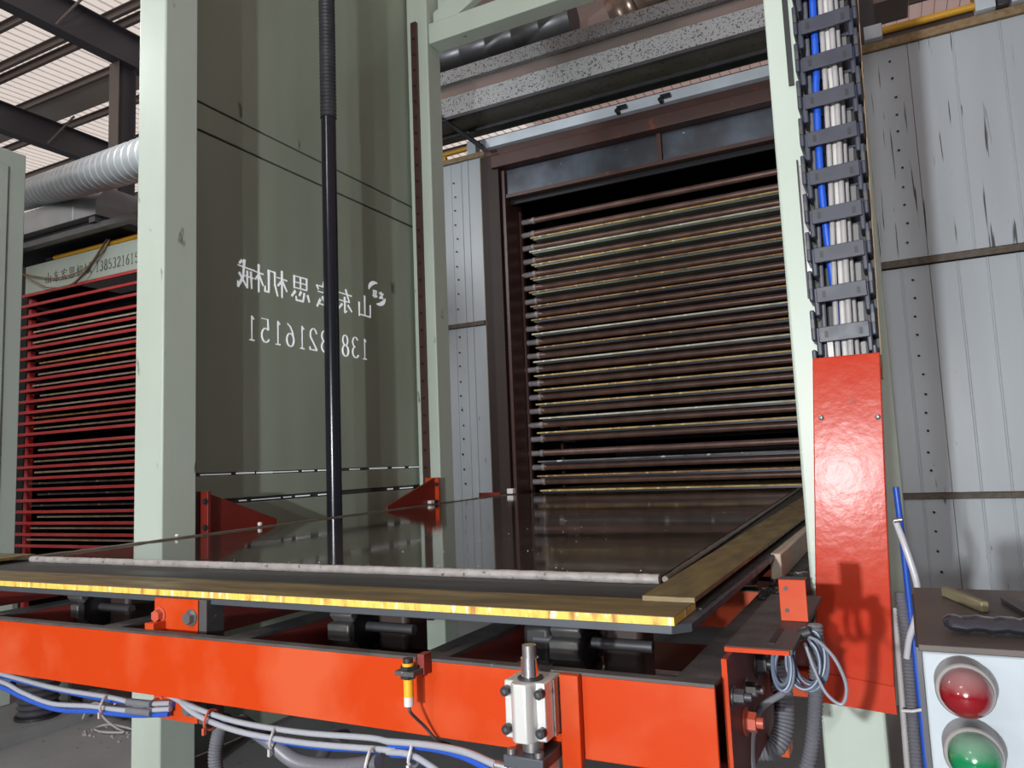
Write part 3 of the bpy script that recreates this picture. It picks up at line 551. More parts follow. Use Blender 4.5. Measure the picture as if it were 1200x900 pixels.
# conveyor wheels with rubber pads between the cross members
for xw, lb in ((-2.19, 'left'), (-1.20, 'middle'), (-0.63, 'right')):
    wl = thing('conveyor_wheel', {'left': 'black padded conveyor wheel under the table, leftmost of three', 'middle': 'black padded conveyor wheel under the table, behind the beam left of the yellow sensor', 'right': 'black padded conveyor wheel under the table, behind the silver cylinder'}[lb], 'wheel', (xw, 1.47, 1.03), 'padded conveyor wheels')
    G().cyl((xw - 0.02, 1.50, 1.03), (xw + 0.025, 1.50, 1.03), 0.055, 28).build('hub', 'black_rubber', wl)
    for k in range(9):
        a = 2 * math.pi * k / 9 + 0.35; ca, sa = math.cos(a), math.sin(a); p = G()
        R0, R1, hw = 0.056, 0.080, 0.022
        pts = []
        for rr, tt in ((R0, -hw), (R0, hw), (R1, hw * .85), (R1, -hw * .85)): pts.append((1.50 + rr * ca - tt * sa, 1.03 + rr * sa + tt * ca))
        p.prism(pts, 'x', xw - 0.032, xw + 0.032).build('rubber_pad', 'pad_rubber', wl, 0.004)
    part('bearing_plate', 'jamb_dark', wl, (xw + 0.048, xw + 0.135, 1.505, 1.60, 0.94, 1.100), bevel=0.014)
    G().cyl((xw - 0.10, 1.50, 1.03), (xw + 0.16, 1.50, 1.03), 0.012, 12).build('axle', 'dark_steel', wl)
    part('bearing_arm', 'black_rubber', wl, (xw - 0.125, xw - 0.06, 1.49, 1.56, 0.975, 1.06), bevel=0.012)

# template plate, strips, slab
tp = thing('template_plate', 'dark steel template plate carrying the wet slab', 'plate', (-1.6, 3.8, 1.1))
g = G().add([(-3.02, 1.262, 1.111), (-0.362, 1.262, 1.111), (-0.335, 1.29, 1.111), (-0.335, 6.2, 1.111), (-3.18, 6.2, 1.111), (-3.02, 1.262, 1.1255), (-0.362, 1.262, 1.1255), (-0.335, 1.29, 1.1255), (-0.335, 6.2, 1.1255), (-3.18, 6.2, 1.1255)],
    [(4, 3, 2, 1, 0), (5, 6, 7, 8, 9), (0, 1, 6, 5), (1, 2, 7, 6), (2, 3, 8, 7), (3, 4, 9, 8), (4, 0, 5, 9)]).build('plate', ['plate_steel'], tp, 0.001)
part('plate_top', 'template_top', tp, (-2.98, -0.345, 1.405, 6.0, 1.126, 1.1285))
part('plate_support', 'dark_steel', tp, (-2.6, -2.55, 2.1, 6.0, 1.058, 1.1105), (-1.5, -1.46, 2.1, 6.0, 1.058, 1.1105), (-0.42, -0.38, 2.1, 6.0, 1.058, 1.1105), (-1.02, -0.98, 2.1, 6.0, 1.058, 1.1105))
def plank(label, quad, z0, z1, mt, me, th=None):
    t = thing('edge_strip', label, 'strip', (quad[0][0], quad[0][1], z0)); m = 0.6
    g = G(); g.hexa([(x, y, z0) for x, y in quad] + [(x, y, z1 - 0.0012) for x, y in quad]); g.build('core', me, t)
    g = G(); g.hexa([(x, y, z1 - 0.0012) for x, y in quad] + [(x, y, z1) for x, y in quad]); g.build('face', mt, t); return t
plank('yellow edged wooden strip along the front of the table', [(-3.05, 1.258), (-0.356, 1.258), (-0.356, 1.405), (-3.05, 1.405)], 1.126, 1.1405, 'strip_top', 'strip_edge')
plank('olive brown strip along the right side of the slab, lapping the front strip', [(-0.449, 1.385), (-0.352, 1.385), (-0.375, 5.9), (-0.56, 5.9)], 1.141, 1.150, 'plank_top', 'strip_top')
plank('olive brown strip along the left side of the slab', [(-3.02, 1.385), (-2.80, 1.415), (-2.83, 1.70), (-3.05, 1.70)], 1.141, 1.150, 'plank_top', 'strip_top')
SL = [(-2.765, 1.665), (-0.495, 1.665), (-0.715, 6.15), (-3.14, 6.15)]
sl = thing('wet_slab', 'glossy wet dark grey brown slab reflecting the columns', 'slab', (-1.7, 3.9, 1.129))
G().hexa([(x, y, 1.129) for x, y in SL] + [(x, y, 1.143) for x, y in SL]).build('slab', 'wet_slab', sl)
random.seed(3)
c = [Vector((-2.772 + (2.278) * i / 220, 1.652 + random.uniform(-0.0006, 0.0006), 1.1385 + random.uniform(-0.0003, 0.0003))) for i in range(221)]
G().rings(c, [0.0112 + random.uniform(-0.0006, 0.0006) for _ in c], 10).build('front_bead', 'bead_foam', sl)
def rim(p, q, r, m):
    p, q = Vector(p), Vector(q); k = 120; c = [p.lerp(q, i / k) + Vector((random.uniform(-.001, .001), 0, random.uniform(-.001, .001))) for i in range(k + 1)]
    G().rings(c, [r * random.uniform(.9, 1.1) for _ in c], 8).build('side_rim', m, sl)
rim((-2.772, 1.66, 1.1395), (-3.15, 6.15, 1.1395), 0.0105, 'rim_wet'); rim((-0.485, 1.66, 1.137), (-0.705, 6.15, 1.137), 0.0072, 'rim_wet')
g = G(); random.seed(11)
for i in range(70):
    if i < 45: x, y = random.uniform(-1.5, -0.75), random.uniform(1.9, 3.6)
    else: x, y = random.uniform(-2.7, -0.55), random.uniform(1.67, 1.75)
    r = random.uniform(0.0008, 0.0020); g.rings([(x, y, 1.1425), (x, y, 1.1425 + r)], [r, r * .6], 5)
g.build('crumbs', 'white_tab', sl)['kind'] = 'stuff'
for (x, y, sx, sy, sz, lb) in ((-2.833, 2.31, .016, .016, .011, 'small white tab on the slab edge beside the near left column'), (-2.885, 2.84, .018, .018, .018, 'small white tab on the slab edge below the dark red bracket'), (-3.03, 4.62, .03, .05, .022, 'small white tab on the slab edge below the bright red bracket'), (-3.10, 6.02, .06, .06, .045, 'white lump of filler on the far left corner of the slab')):
    b = part('edge_tab', 'white_tab', None, (x - sx / 2, x + sx / 2, y - sy / 2, y + sy / 2, 1.1505, 1.1505 + sz), bevel=0.004); tag(b, lb, 'tab')
t = thing('wood_block', 'pale wooden block standing beside the right strip near the green column', 'block', (-0.33, 2.5, 1.06))
G().box(-0.348, -0.318, 2.22, 3.1, 1.0575, 1.128).build('block', 'wood_block', t, 0.004)
g = G(); random.seed(5)
for i in range(160):
    y = random.uniform(1.9, 2.38); x = random.uniform(-0.336, -0.285); l = random.uniform(.004, .02); a = random.uniform(0, 3.1)
    g.hexa([Vector((x, y, 1.057)) + Vector((math.cos(a) * u * l - math.sin(a) * w * .002, math.sin(a) * u * l + math.cos(a) * w * .002, hh)) for hh in (0, .004) for u, w in ((-1, -1), (1, -1), (1, 1), (-1, 1))])
o = g.build('wood_splinters', ['black_rubber', 'bead_foam'])
for p in o.data.polygons: p.material_index = 1 if (p.index // 6) % 6 == 0 else 0
o['kind'] = 'stuff'; tag(o, 'litter of dark splinters on the grimy side beam by the green column', 'debris')

# pneumatic cylinder on the front beam
cy = thing('air_cylinder', 'silver pneumatic cylinder with chrome rod bolted to the front beam', 'cylinder', (-0.56, 1.14, 0.88))
X0, X1, YF = -0.604, -0.532, 1.112
poly = [(X0, YF + 0.008), (X0, 1.186), (X1, 1.186), (X1, YF + 0.008), (X1 - 0.0155, YF + 0.008), (X1 - 0.018, YF - 0.004), (X1 - 0.026, YF - 0.011), (X0 + 0.026, YF - 0.011), (X0 + 0.018, YF - 0.004), (X0 + 0.0155, YF + 0.008)]
G().prism(poly, 'z', 0.965, 1.055).build('body', 'aluminium', cy, 0.002)
G().cyl((-0.566, 1.140, 1.055), (-0.566, 1.140, 1.088), 0.0148, 24).build('piston_rod', 'chrome', cy); G().cyl((-0.566, 1.140, 1.088), (-0.566, 1.140, 1.108), 0.0118, 20).build('rod_tip', 'bolt_steel', cy); G().cyl((-0.566, 1.140, 1.0545), (-0.566, 1.140, 1.058), 0.021, 24).build('rod_seal', 'black_rubber', cy)
for xb in (X0 + 0.006, X1 - 0.006):
    for z in (1.040, 0.981):
        g = G().cyl((xb, YF + 0.008, z), (xb, YF - 0.004, z), 0.0078, 16); b = g.build('cap_screw', 'bolt_black', cy); G().cyl((xb, YF - 0.0041, z), (xb, YF - 0.0046, z), 0.0035, 6).build('hex_socket', 'grime_steel', b)
G().cyl((-0.566, 1.14, 0.945), (-0.566, 1.14, 0.965), 0.018, 20).build('coupling', 'bolt_steel', cy)
part('lower_flange', 'plate_steel', cy, (-0.603, -0.533, 1.105, 1.186, 0.925, 0.944), bevel=0.002); part('lower_body', 'aluminium', cy, (-0.598, -0.538, 1.109, 1.180, 0.80, 0.9245), bevel=0.004)
g = G()
for xx in (-0.585, -0.572, -0.560, -0.548): g.box(xx, xx + 0.004, 1.107, 1.109, 0.80, 0.924)
g.build('body_groove', 'dark_steel', cy)
for xb in (-0.592, -0.544): G().cyl((xb, 1.115, 0.944), (xb, 1.115, 0.952), 0.0075, 14).build('flange_screw', 'bolt_steel', cy)
G().cyl((-0.628, 1.125, 0.918), (-0.604, 1.125, 0.916), 0.0075, 12).build('air_fitting', 'bolt_steel', cy)
part('mount_plate', 'orange_paint', cy, (-0.531, -0.497, 1.172, 1.189, 0.80, 1.056), bevel=0.002); part('side_rail', 'bolt_steel', cy, (-0.5315, -0.529, 1.150, 1.160, 0.966, 1.053))
# proximity sensor
sn = thing('proximity_sensor', 'small yellow and black round sensor clamped to the front beam', 'sensor', (-0.795, 1.14, 1.0))
SX, SY = -0.813, 1.150
G().cyl((SX, SY, 1.0), (SX, SY, 1.030), 0.0088, 20).build('barrel', 'sensor_yellow', sn); G().cyl((SX, SY, 0.984), (SX, SY, 1.0), 0.0088, 20).build('label_band', 'sensor_label', sn); G().cyl((SX, SY, 1.030), (SX, SY, 1.066), 0.0090, 20).build('threaded_end', 'black_rubber', sn)
G().cyl((SX, SY, 1.053), (SX, SY, 1.058), 0.0104, 20).build('yellow_ring', 'sensor_yellow', sn)
for z in (1.032, 1.047): G().cyl((SX, SY, z), (SX, SY, z + 0.006), 0.0150, 6).build('lock_nut', 'bolt_black', sn)
part('clamp', 'grime_steel', sn, (SX - 0.018, SX + 0.022, SY - 0.016, 1.1885, 1.0385, 1.0465)); part('clamp_arm', 'dark_red', sn, (SX + 0.010, SX + 0.024, 1.165, 1.1885, 1.035, 1.07))
tube([(SX, SY, 0.984), (SX + 0.004, SY, 0.972), (SX + 0.018, 1.17, 0.945), (SX + 0.035, 1.18, 0.922), (SX + 0.05, 1.20, 0.908)], 0.0027, 8).build('lead', 'black_rubber', sn)

# right corner bracket with bolts, tab
br = thing('corner_bracket', 'grimy angle bracket with bolts joining front beam to the column arm', 'bracket', (-0.25, 1.4, 0.9))
part('top_plate', 'grime_steel', br, (-0.285, -0.180, 1.30, 1.80, 1.083, 1.090)); part('top_edge', 'orange_paint', br, (-0.285, -0.184, 1.2935, 1.2995, 1.0825, 1.0895))
part('side_plate', 'dark_red', br, (-0.2795, -0.272, 1.25, 1.62, 0.86, 1.0825)); part('side_edge', 'orange_paint', br, (-0.2805, -0.272, 1.2435, 1.2495, 0.86, 1.0825)); part('plate_slot', 'black_rubber', br, (-0.222, -0.212, 1.335, 1.45, 1.0902, 1.0908))
for y, z, r, m in ((1.375, 1.003, 0.013, 'bolt_steel'), (1.355, 0.955, 0.017, 'bolt_red'), (1.50, 1.015, 0.021, 'bolt_black'), (1.56, 1.05, 0.016, 'bolt_black'), (1.27, 1.02, 0.012, 'dark_steel')):
    hexbolt((-0.272, y, z), (1, 0, 0), r, 0.016, 0.014).build('bolt', m, br)
tbk = part('sensor_tab', 'orange_paint', br, (-0.226, -0.178, 1.52, 1.526, 1.0905, 1.166), bevel=0.001)
part('tab_top', 'grime_steel', tbk, (-0.226, -0.178, 1.5265, 1.56, 1.161, 1.166))
for z in (1.11, 1.15): G().cyl((-0.214, 1.52, z), (-0.214, 1.5185, z), 0.004, 10).build('tab_hole', 'bolt_black', tbk)
ar = thing('column_arm', 'orange horizontal arm at the foot of the red cable cover', 'arm', (-0.3, 2.3, 0.75))
G().hexa([(-0.47, 2.27, 0.735), (-0.262, 2.27, 0.735), (-0.262, 2.38, 0.735), (-0.47, 2.38, 0.735), (-0.47, 2.27, 0.806), (-0.262, 2.27, 0.806), (-0.262, 2.38, 0.806), (-0.47, 2.38, 0.806)]).build('arm', 'orange_paint', ar, 0.003)
part('arm_web', 'dark_red', ar, (-0.40, -0.275, 2.30, 2.385, 0.807, 1.04))

# red cable cover on the right column
cv = thing('cable_cover', 'tall red sheet metal cover below the cable chain', 'cover', (-0.15, 2.3, 0.75))
def lean(z, x0, x1): k = (z - 0.74) / 0.925; return x0 + (x1 - x0) * k
L0, L1, R0_, R1_ = -0.258, -0.201, -0.069, -0.028
yf0, yf1 = 2.255, 2.25
g = G()
zT, zB = 1.667, 0.738
g.hexa([(L0, 2.25, zB), (-0.069, 2.25, 0.728), (-0.069, 2.256, 0.728), (L0, 2.256, zB), (L1, 2.29, zT), (-0.028, 2.29, zT), (-0.028, 2.296, zT), (L1, 2.296, zT)])
g.build('front_sheet', 'red_cover', cv, 0.003)
G().hexa([(-0.075, 2.2565, 0.728), (-0.069, 2.2565, 0.728), (-0.069, 2.385, 0.728), (-0.075, 2.385, 0.728), (-0.034, 2.2965, zT), (-0.028, 2.2965, zT), (-0.028, 2.385, zT), (-0.034, 2.385, zT)]).build('side_sheet', 'red_cover', cv)
G().hexa([(L0, 2.2565, zB), (L0 + .006, 2.2565, zB), (L0 + .006, 2.385, zB), (L0, 2.385, zB), (L1, 2.2965, zT), (L1 + .006, 2.2965, zT), (L1 + .006, 2.385, zT), (L1, 2.385, zT)]).build('side_sheet', 'red_cover', cv)
G().hexa([(L0 - .001, 2.2405, zB - .002), (-0.066, 2.2405, 0.722), (-0.066, 2.2495, 0.722), (L0 - .001, 2.2495, zB - .002), (L0 + .002, 2.2475, zB + .075), (-0.066, 2.2475, 0.79), (-0.066, 2.2495, 0.79), (L0 + .002, 2.2495, zB + .075)]).build('bent_lip', 'red_cover', cv, 0.001)
for x, z in ((-0.190, 1.497), (-0.047, 1.490)): G().rings([(x, 2.2815, z), (x, 2.278, z), (x, 2.276, z)], [0.0075, 0.007, 0.003], 12).build('screw', 'bolt_steel', cv)

# cable chain and the cables inside it
ch = thing('cable_chain', 'dark plastic cable drag chain hanging above the red cover', 'chain', (-0.1, 2.27, 1.65))
def chx(z): return (-0.200 + (z - 1.68) * 0.022, -0.031 + (z - 1.68) * 0.028)
P = 0.115; z = 1.589
while z < 4.6:
    xa, xb = chx(z)
    for x0, x1, i0, i1 in ((xa, xa + 0.013, xa + 0.012, xa + 0.027), (xb - 0.013, xb, xb - 0.027, xb - 0.012)):
        lk = G().box(x0, x1, 2.300, 2.380, z + 0.014, z + P - 0.012).box(i0, i1, 2.304, 2.376, z - 0.030, z + 0.052).build('link_plate', 'chain_plastic', ch, 0.004)
        x = (x0 + x1) / 2; G().box(x - 0.004, x + 0.004, 2.2965, 2.3005, z + 0.05, z + 0.075).build('link_stop', 'pad_rubber', lk)
    yb = 2.295
    cbar = G().hexa([(xa + 0.020, yb, z + 0.006), (xb - 0.018, yb, z + 0.010), (xb - 0.018, yb + 0.008, z + 0.010), (xa + 0.020, yb + 0.008, z + 0.006), (xa + 0.020, yb, z + 0.050), (xb - 0.018, yb, z + 0.056), (xb - 0.018, yb + 0.008, z + 0.056), (xa + 0.020, yb + 0.008, z + 0.050)]).build('crossbar', 'chain_plastic', ch, 0.002)
    for x in (xa + 0.036, xb - 0.044): part('crossbar_clip', 'black_rubber', cbar, (x, x + 0.009, yb - 0.0015, yb + 0.001, z + 0.020, z + 0.038))
    part('rear_crossbar', 'chain_plastic', ch, (xa + 0.028, xb - 0.028, 2.377, 2.383, z + 0.010, z + 0.05))
    z += P
def leanbox(x0, x1, y0, y1, z0, z1, sh): return G().hexa([(x0, y0, z0), (x1, y0, z0), (x1, y1, z0), (x0, y1, z0), (x0 + sh, y0, z1), (x1 + sh, y0, z1), (x1 + sh, y1, z1), (x0 + sh, y1, z1)])
leanbox(-0.185, -0.030, 2.390, 2.397, 1.60, 4.75, 0.078).build('chain_tray', 'black_rubber', ch); leanbox(-0.0295, -0.0265, 2.35, 2.397, 1.60, 4.75, 0.078).build('tray_lip', 'tan_edge', ch)
leanbox(-0.085, -0.066, 2.382, 2.3895, 1.60, 4.75, 0.078).build('back_strip', 'collar_grey', ch)
for k, (xs, yy, r, m, lb) in enumerate((((-0.172, -0.165, -0.158, -0.150, -0.143), 2.345, 0.007, 'hose_grey', 'dark grey cable at the left edge of the chain'), ((-0.098, -0.128, -0.140, -0.132, -0.120), 2.325, 0.0105, 'cable_blue', 'thick blue cable running up inside the chain'),
        ((-0.138, -0.132, -0.116, -0.106, -0.099), 2.322, 0.0075, 'cable_grey', 'grey cable in the chain just right of the blue one'), ((-0.118, -0.114, -0.100, -0.090, -0.085), 2.330, 0.0080, 'cable_white', 'off white cable in the middle of the chain'), ((-0.104, -0.098, -0.088, -0.078, -0.072), 2.322, 0.0085, 'cable_grey', 'thicker grey cable right of the middle of the chain'), ((-0.086, -0.084, -0.075, -0.064, -0.058), 2.348, 0.0065, 'cable_grey', 'thin grey cable in the chain, rightmost of the bundle'))):
    zz = [1.58, 1.80, 2.15, 2.45, 2.75, 4.75]; xs = list(xs) + [xs[-1] + 0.05]
    tag(tube([(x, yy + (0.02 if k == 1 and z < 2.0 else 0) + 0.002 * math.cos(z * 6 + k), z) for x, z in zip(xs, zz)], r, 12).build('chain_cable', m), lb, 'cable', 'cables in the chain')
o = part('wire_label', 'white_tab', None, (-0.160, -0.145, 2.310, 2.312, 1.66, 1.74)); tag(o, 'white paper tag among the cables just above the red cover', 'tag')

# hoses right of the cover
tag(corrugated([(-0.033, 2.31, 1.02), (-0.030, 2.30, 0.90), (-0.031, 2.30, 0.75), (-0.033, 2.29, 0.60), (-0.034, 2.29, 0.45)], 0.016, 0.009, 0.003).build('corrugated_hose', 'hose_grey'), 'grey corrugated hose hanging along the right side of the red cover', 'hose')
tag(tube([(-0.020, 2.30, 1.30), (-0.016, 2.30, 1.15), (-0.013, 2.30, 0.95), (-0.010, 2.29, 0.75), (-0.010, 2.28, 0.55), (-0.010, 2.28, 0.4)], 0.008, 10).build('air_tube', 'tube_blue'), 'blue air tube beside the corrugated hose right of the red cover', 'tube')
tag(tube([(-0.028, 2.28, 1.21), (-0.012, 2.26, 1.15), (0.008, 2.25, 1.05), (0.002, 2.25, 0.98), (-0.022, 2.26, 0.91), (-0.032, 2.27, 0.86)], 0.0085, 10).build('air_tube', 'tube_clear'), 'milky tube bowing out from the right side of the red cover', 'tube')
tag(tube([(-0.050, 2.31, 0.98), (-0.052, 2.31, 0.8), (-0.054, 2.30, 0.6), (-0.055, 2.3, 0.4)], 0.008, 10).build('grey_cable', 'cable_grey'), 'straight grey cable running down behind the lower edge of the red cover', 'cable')
tag(G().rings([(-0.055, 2.268, 0.726), (-0.03, 2.265, 0.728), (-0.008, 2.262, 0.735), (-0.004, 2.285, 0.737)], [0.004] * 4, 6).build('cable_tie', 'cable_white'), 'white cable tie around the hoses right of the red cover', 'tie')
tag(G().cyl((-0.032, 2.24, 1.215), (-0.012, 2.24, 1.218), 0.006, 10).build('hose_fitting', 'bolt_steel'), 'small metal fitting on the right edge of the red cover', 'fitting')
# cable coil and hoses below the bracket
def coil(name, cx, cy_, cz, rx, rz_, turns, r, m, seed, tilt=0.0, jitter=0.006):
    random.seed(seed); pts = []; k = 14
    ox = oz = oy = 0.0
    for t_ in range(turns):
        ex, ez, oy = rx * random.uniform(.82, 1.12), rz_ * random.uniform(.85, 1.1), random.uniform(-0.015, 0.015); ox, oz = random.uniform(-jitter, jitter), random.uniform(-jitter, jitter)
        for i in range(k):
            a = math.pi / 2 + 2 * math.pi * i / k
            pts.append((cx + ox + ex * math.cos(a) + tilt * ez * math.sin(a), cy_ + oy + 0.01 * math.sin(a), cz + oz + ez * math.sin(a)))
    return tube(pts, r, 8, 3).build(name, m)
tag(coil('cable_coil', -0.176, 1.43, 1.045, 0.028, 0.045, 7, 0.0028, 'coil_cable', 4), 'tangled coil of dark blue grey cable hanging from the corner bracket', 'cable')
tag(tube([(-0.172, 1.43, 1.085), (-0.150, 1.41, 1.08), (-0.126, 1.40, 1.055), (-0.113, 1.40, 1.015), (-0.122, 1.40, 0.985), (-0.145, 1.40, 1.0), (-0.162, 1.41, 1.035), (-0.175, 1.42, 1.075)], 0.0030, 8).build('cable_loop', 'coil_grey'), 'single loose loop of grey cable hanging in front of the red cover', 'cable')
tag(coil('cable_coil', -0.215, 1.42, 1.035, 0.016, 0.035, 4, 0.0030, 'coil_cable', 9), 'small dark coil of cable under the lip of the corner bracket', 'cable')
tag(G().cyl((-0.185, 1.43, 1.085), (-0.165, 1.43, 1.093), 0.009, 10).build('cable_tie', 'black_rubber'), 'black tie gathering the cable coil at the corner bracket', 'tie')
tag(corrugated([(-0.160, 1.46, 1.10), (-0.162, 1.46, 1.04), (-0.170, 1.46, 0.97), (-0.180, 1.45, 0.90), (-0.196, 1.44, 0.85), (-0.23, 1.43, 0.80)], 0.0135, 0.0065, 0.0025).build('corrugated_hose', 'hose_grey'), 'grey corrugated hose dropping from the cable coil below the corner bracket', 'hose')
tag(corrugated([(-0.255, 1.62, 0.99), (-0.245, 1.60, 0.93), (-0.245, 1.58, 0.88), (-0.262, 1.56, 0.845), (-0.30, 1.55, 0.84)], 0.020, 0.007, 0.002).build('corrugated_hose', 'hose_grey'), 'thick grey corrugated hose bending behind the corner bracket', 'hose')
tag(tube([(-0.23, 1.5, 0.965), (-0.262, 1.44, 0.95), (-0.272, 1.40, 0.91), (-0.268, 1.38, 0.86), (-0.24, 1.36, 0.82)], 0.006, 10).build('air_tube', 'tube_pale'), 'pale blue air tube curling below the corner bracket', 'tube')

# hoses and tubes along the underside of the front beam
def lift(pts, dz=0.012): return [(x, y, z + (dz if -1.51 < x < -0.66 else 0)) for x, y, z in pts]
def run(pts, r, m, lb, cat='tube', name='air_tube'):
    pts = lift(pts); return tag(tube(pts, r, 10).build(name, m), lb, cat)
run([(-2.6, 1.235, 0.925), (-2.22, 1.23, 0.905), (-1.95, 1.225, 0.890), (-1.73, 1.225, 0.888), (-1.63, 1.225, 0.884), (-1.53, 1.232, 0.893)], 0.0060, 'tube_pale', 'upper pale tube under the left end of the front beam')
run([(-2.6, 1.25, 0.915), (-2.22, 1.245, 0.892), (-1.95, 1.24, 0.880), (-1.73, 1.24, 0.876), (-1.53, 1.240, 0.888)], 0.0060, 'tube_blue', 'blue tube just behind the upper pale tube at left')
run([(-2.6, 1.235, 0.895), (-2.22, 1.23, 0.886), (-2.08, 1.225, 0.866), (-1.95, 1.22, 0.853), (-1.80, 1.22, 0.862), (-1.66, 1.222, 0.866), (-1.53, 1.232, 0.880)], 0.0060, 'tube_pale', 'lower sagging pale tube under the left end of the front beam')
run([(-2.6, 1.23, 0.880), (-2.22, 1.225, 0.874), (-2.06, 1.22, 0.854), (-1.92, 1.215, 0.843), (-1.78, 1.215, 0.853), (-1.64, 1.222, 0.857), (-1.535, 1.232, 0.868)], 0.0055, 'tube_blue', 'lower sagging blue tube under the left end of the front beam')
for z, w in ((0.886, 'upper'), (0.867, 'lower')): tag(G().cyl((-1.66, 1.220, z), (-1.58, 1.222, z + 0.002), 0.0085, 14).build('tube_coupling', 'hose_grey'), '%s dark push fit coupling on the tubes left of the splice plate' % w, 'coupling')
run([(-1.53, 1.222, 0.915), (-1.44, 1.215, 0.888), (-1.30, 1.21, 0.873), (-1.12, 1.21, 0.872), (-0.95, 1.21, 0.882), (-0.90, 1.20, 0.885)], 0.0060, 'tube_pale', 'upper pale tube running right from the splice plate')
run([(-1.50, 1.218, 0.905), (-1.42, 1.21, 0.874), (-1.28, 1.20, 0.858), (-1.10, 1.20, 0.857), (-0.92, 1.20, 0.868), (-0.88, 1.2, 0.87)], 0.0060, 'tube_pale', 'lower pale tube running right from the splice plate')
run([(-1.46, 1.225, 0.875), (-1.28, 1.215, 0.850), (-1.10, 1.215, 0.846), (-0.92, 1.21, 0.862)], 0.0055, 'tube_blue', 'blue tube below the pale tubes right of the splice plate')
run([(-0.90, 1.20, 0.885), (-0.80, 1.185, 0.896), (-0.70, 1.15, 0.908), (-0.628, 1.125, 0.918)], 0.0062, 'tube_pale', 'pale tube ending in the fitting of the silver cylinder')
run([(-0.90, 1.205, 0.876), (-0.80, 1.19, 0.888), (-0.71, 1.155, 0.898), (-0.64, 1.128, 0.907)], 0.0055, 'tube_blue', 'blue tube ending beside the fitting of the silver cylinder')
run([(-0.90, 1.20, 0.866), (-0.84, 1.19, 0.872), (-0.78, 1.18, 0.858), (-0.70, 1.16, 0.835), (-0.62, 1.14, 0.80)], 0.0060, 'tube_pale', 'pale tube dipping below the frame left of the silver cylinder')
run([(-0.90, 1.21, 0.858), (-0.84, 1.20, 0.864), (-0.78, 1.19, 0.848), (-0.70, 1.17, 0.823), (-0.64, 1.15, 0.80)], 0.0055, 'tube_blue', 'blue tube dipping below the frame left of the silver cylinder')
tag(corrugated([(-1.32, 1.24, 0.876), (-1.22, 1.225, 0.850), (-1.12, 1.195, 0.834), (-1.02, 1.185, 0.840), (-0.95, 1.185, 0.853), (-0.905, 1.185, 0.864)], 0.0155, 0.0065, 0.0026).build('corrugated_hose', 'hose_grey'), 'grey corrugated hose sagging under the middle of the front beam', 'hose')
tag(corrugated([(-1.395, 1.27, 0.868), (-1.412, 1.265, 0.83), (-1.418, 1.26, 0.78), (-1.41, 1.26, 0.72), (-1.40, 1.26, 0.6)], 0.0165, 0.0065, 0.0026).build('corrugated_hose', 'hose_grey'), 'grey corrugated hose hanging straight down beside the splice plate', 'hose')
tag(tube([(-1.10, 1.32, 0.845), (-1.16, 1.35, 0.82), (-1.22, 1.40, 0.78), (-1.30, 1.45, 0.70)], 0.014, 10).build('rubber_hose', 'hose_black'), 'black rubber hose slanting down behind the corrugated hose', 'hose')
tag(corrugated([(-0.94, 1.34, 0.90), (-1.02, 1.36, 0.875), (-1.10, 1.38, 0.88), (-1.2, 1.38, 0.90)], 0.014, 0.0065, 0.0024).build('corrugated_hose', 'hose_black'), 'dark corrugated hose tucked behind the front beam', 'hose')
for (x, y, z, rr, m, lb) in ((-1.735, 1.222, 0.872, .020, 'pinkish', 'pale pink tie on the tubes at the far left'), (-1.375, 1.212, 0.880, .020, 'bolt_red', 'red stained tie on the tubes right of the splice plate'), (-1.185, 1.212, 0.864, .022, 'cable_grey', 'grey tie on the tubes under the middle of the beam'), (-0.925, 1.188, 0.862, .022, 'cable_white', 'white tie at the end of the sagging corrugated hose'), (-0.835, 1.195, 0.884, .020, 'cable_white', 'white tie on the tubes below the yellow sensor')):
    c = [(x + 0.002 * math.sin(a * 3), y + rr * math.cos(a), z + rr * math.sin(a)) for a in [2 * math.pi * i / 16 for i in range(16)]]
    g = G().rings(c, [0.0030] * 16, 6, closed=True); g.box(x - 0.003, x + 0.003, y - rr - 0.004, y - rr + 0.003, z - rr - 0.006, z - rr + 0.008)
    tag(g.build('cable_tie', m), lb, 'tie', 'cable ties under the beam')
t = thing('motor', 'white motor housing tucked under the table behind the front beam', 'motor', (-1.2, 1.6, 0.9))
G().hexa([(-1.33, 1.45, 0.90), (-1.12, 1.45, 0.865), (-1.12, 1.60, 0.865), (-1.33, 1.60, 0.90), (-1.33, 1.45, 0.97), (-1.10, 1.45, 0.97), (-1.10, 1.60, 0.97), (-1.33, 1.60, 0.97)]).build('housing', 'white_tab', t, 0.01)
G().cyl((-1.10, 1.52, 0.93), (-0.95, 1.52, 0.93), 0.05, 20).build('motor_body', 'black_rubber', t); G().cyl((-0.95, 1.52, 0.93), (-0.93, 1.52, 0.93), 0.02, 14).build('shaft', 'bolt_steel', t)

# ------------------------------------------------------------------ floor clutter at lower left
t = thing('air_spring', 'black ribbed rubber bellows standing on the floor at lower left', 'bellows', (-4.60, 2.80, 0.03))
cs, rs = [], []
for i in range(9):
    z = 0.075 + i * 0.034; cs += [(-4.60, 2.80, z), (-4.60, 2.80, z + 0.017)]; rs += [0.098, 0.112]
cs += [(-4.60, 2.80, 0.385), (-4.60, 2.80, 0.41)]; rs += [0.09, 0.06]
G().rings(cs, rs, 28).build('bellows', 'hose_black', t); G().cyl((-4.60, 2.80, 0.41), (-4.60, 2.80, 0.45), 0.02, 10).build('spring_bolt', 'bolt_steel', t); G().cyl((-4.60, 2.80, 0.061), (-4.60, 2.80, 0.076), 0.12, 24).build('foot', 'black_rubber', t)
tag(part('base_slab', 'concrete', None, (-7.5, -4.42, 2.40, 3.05, 0.0, 0.06)), 'low grey base slab under the ribbed bellows', 'slab')
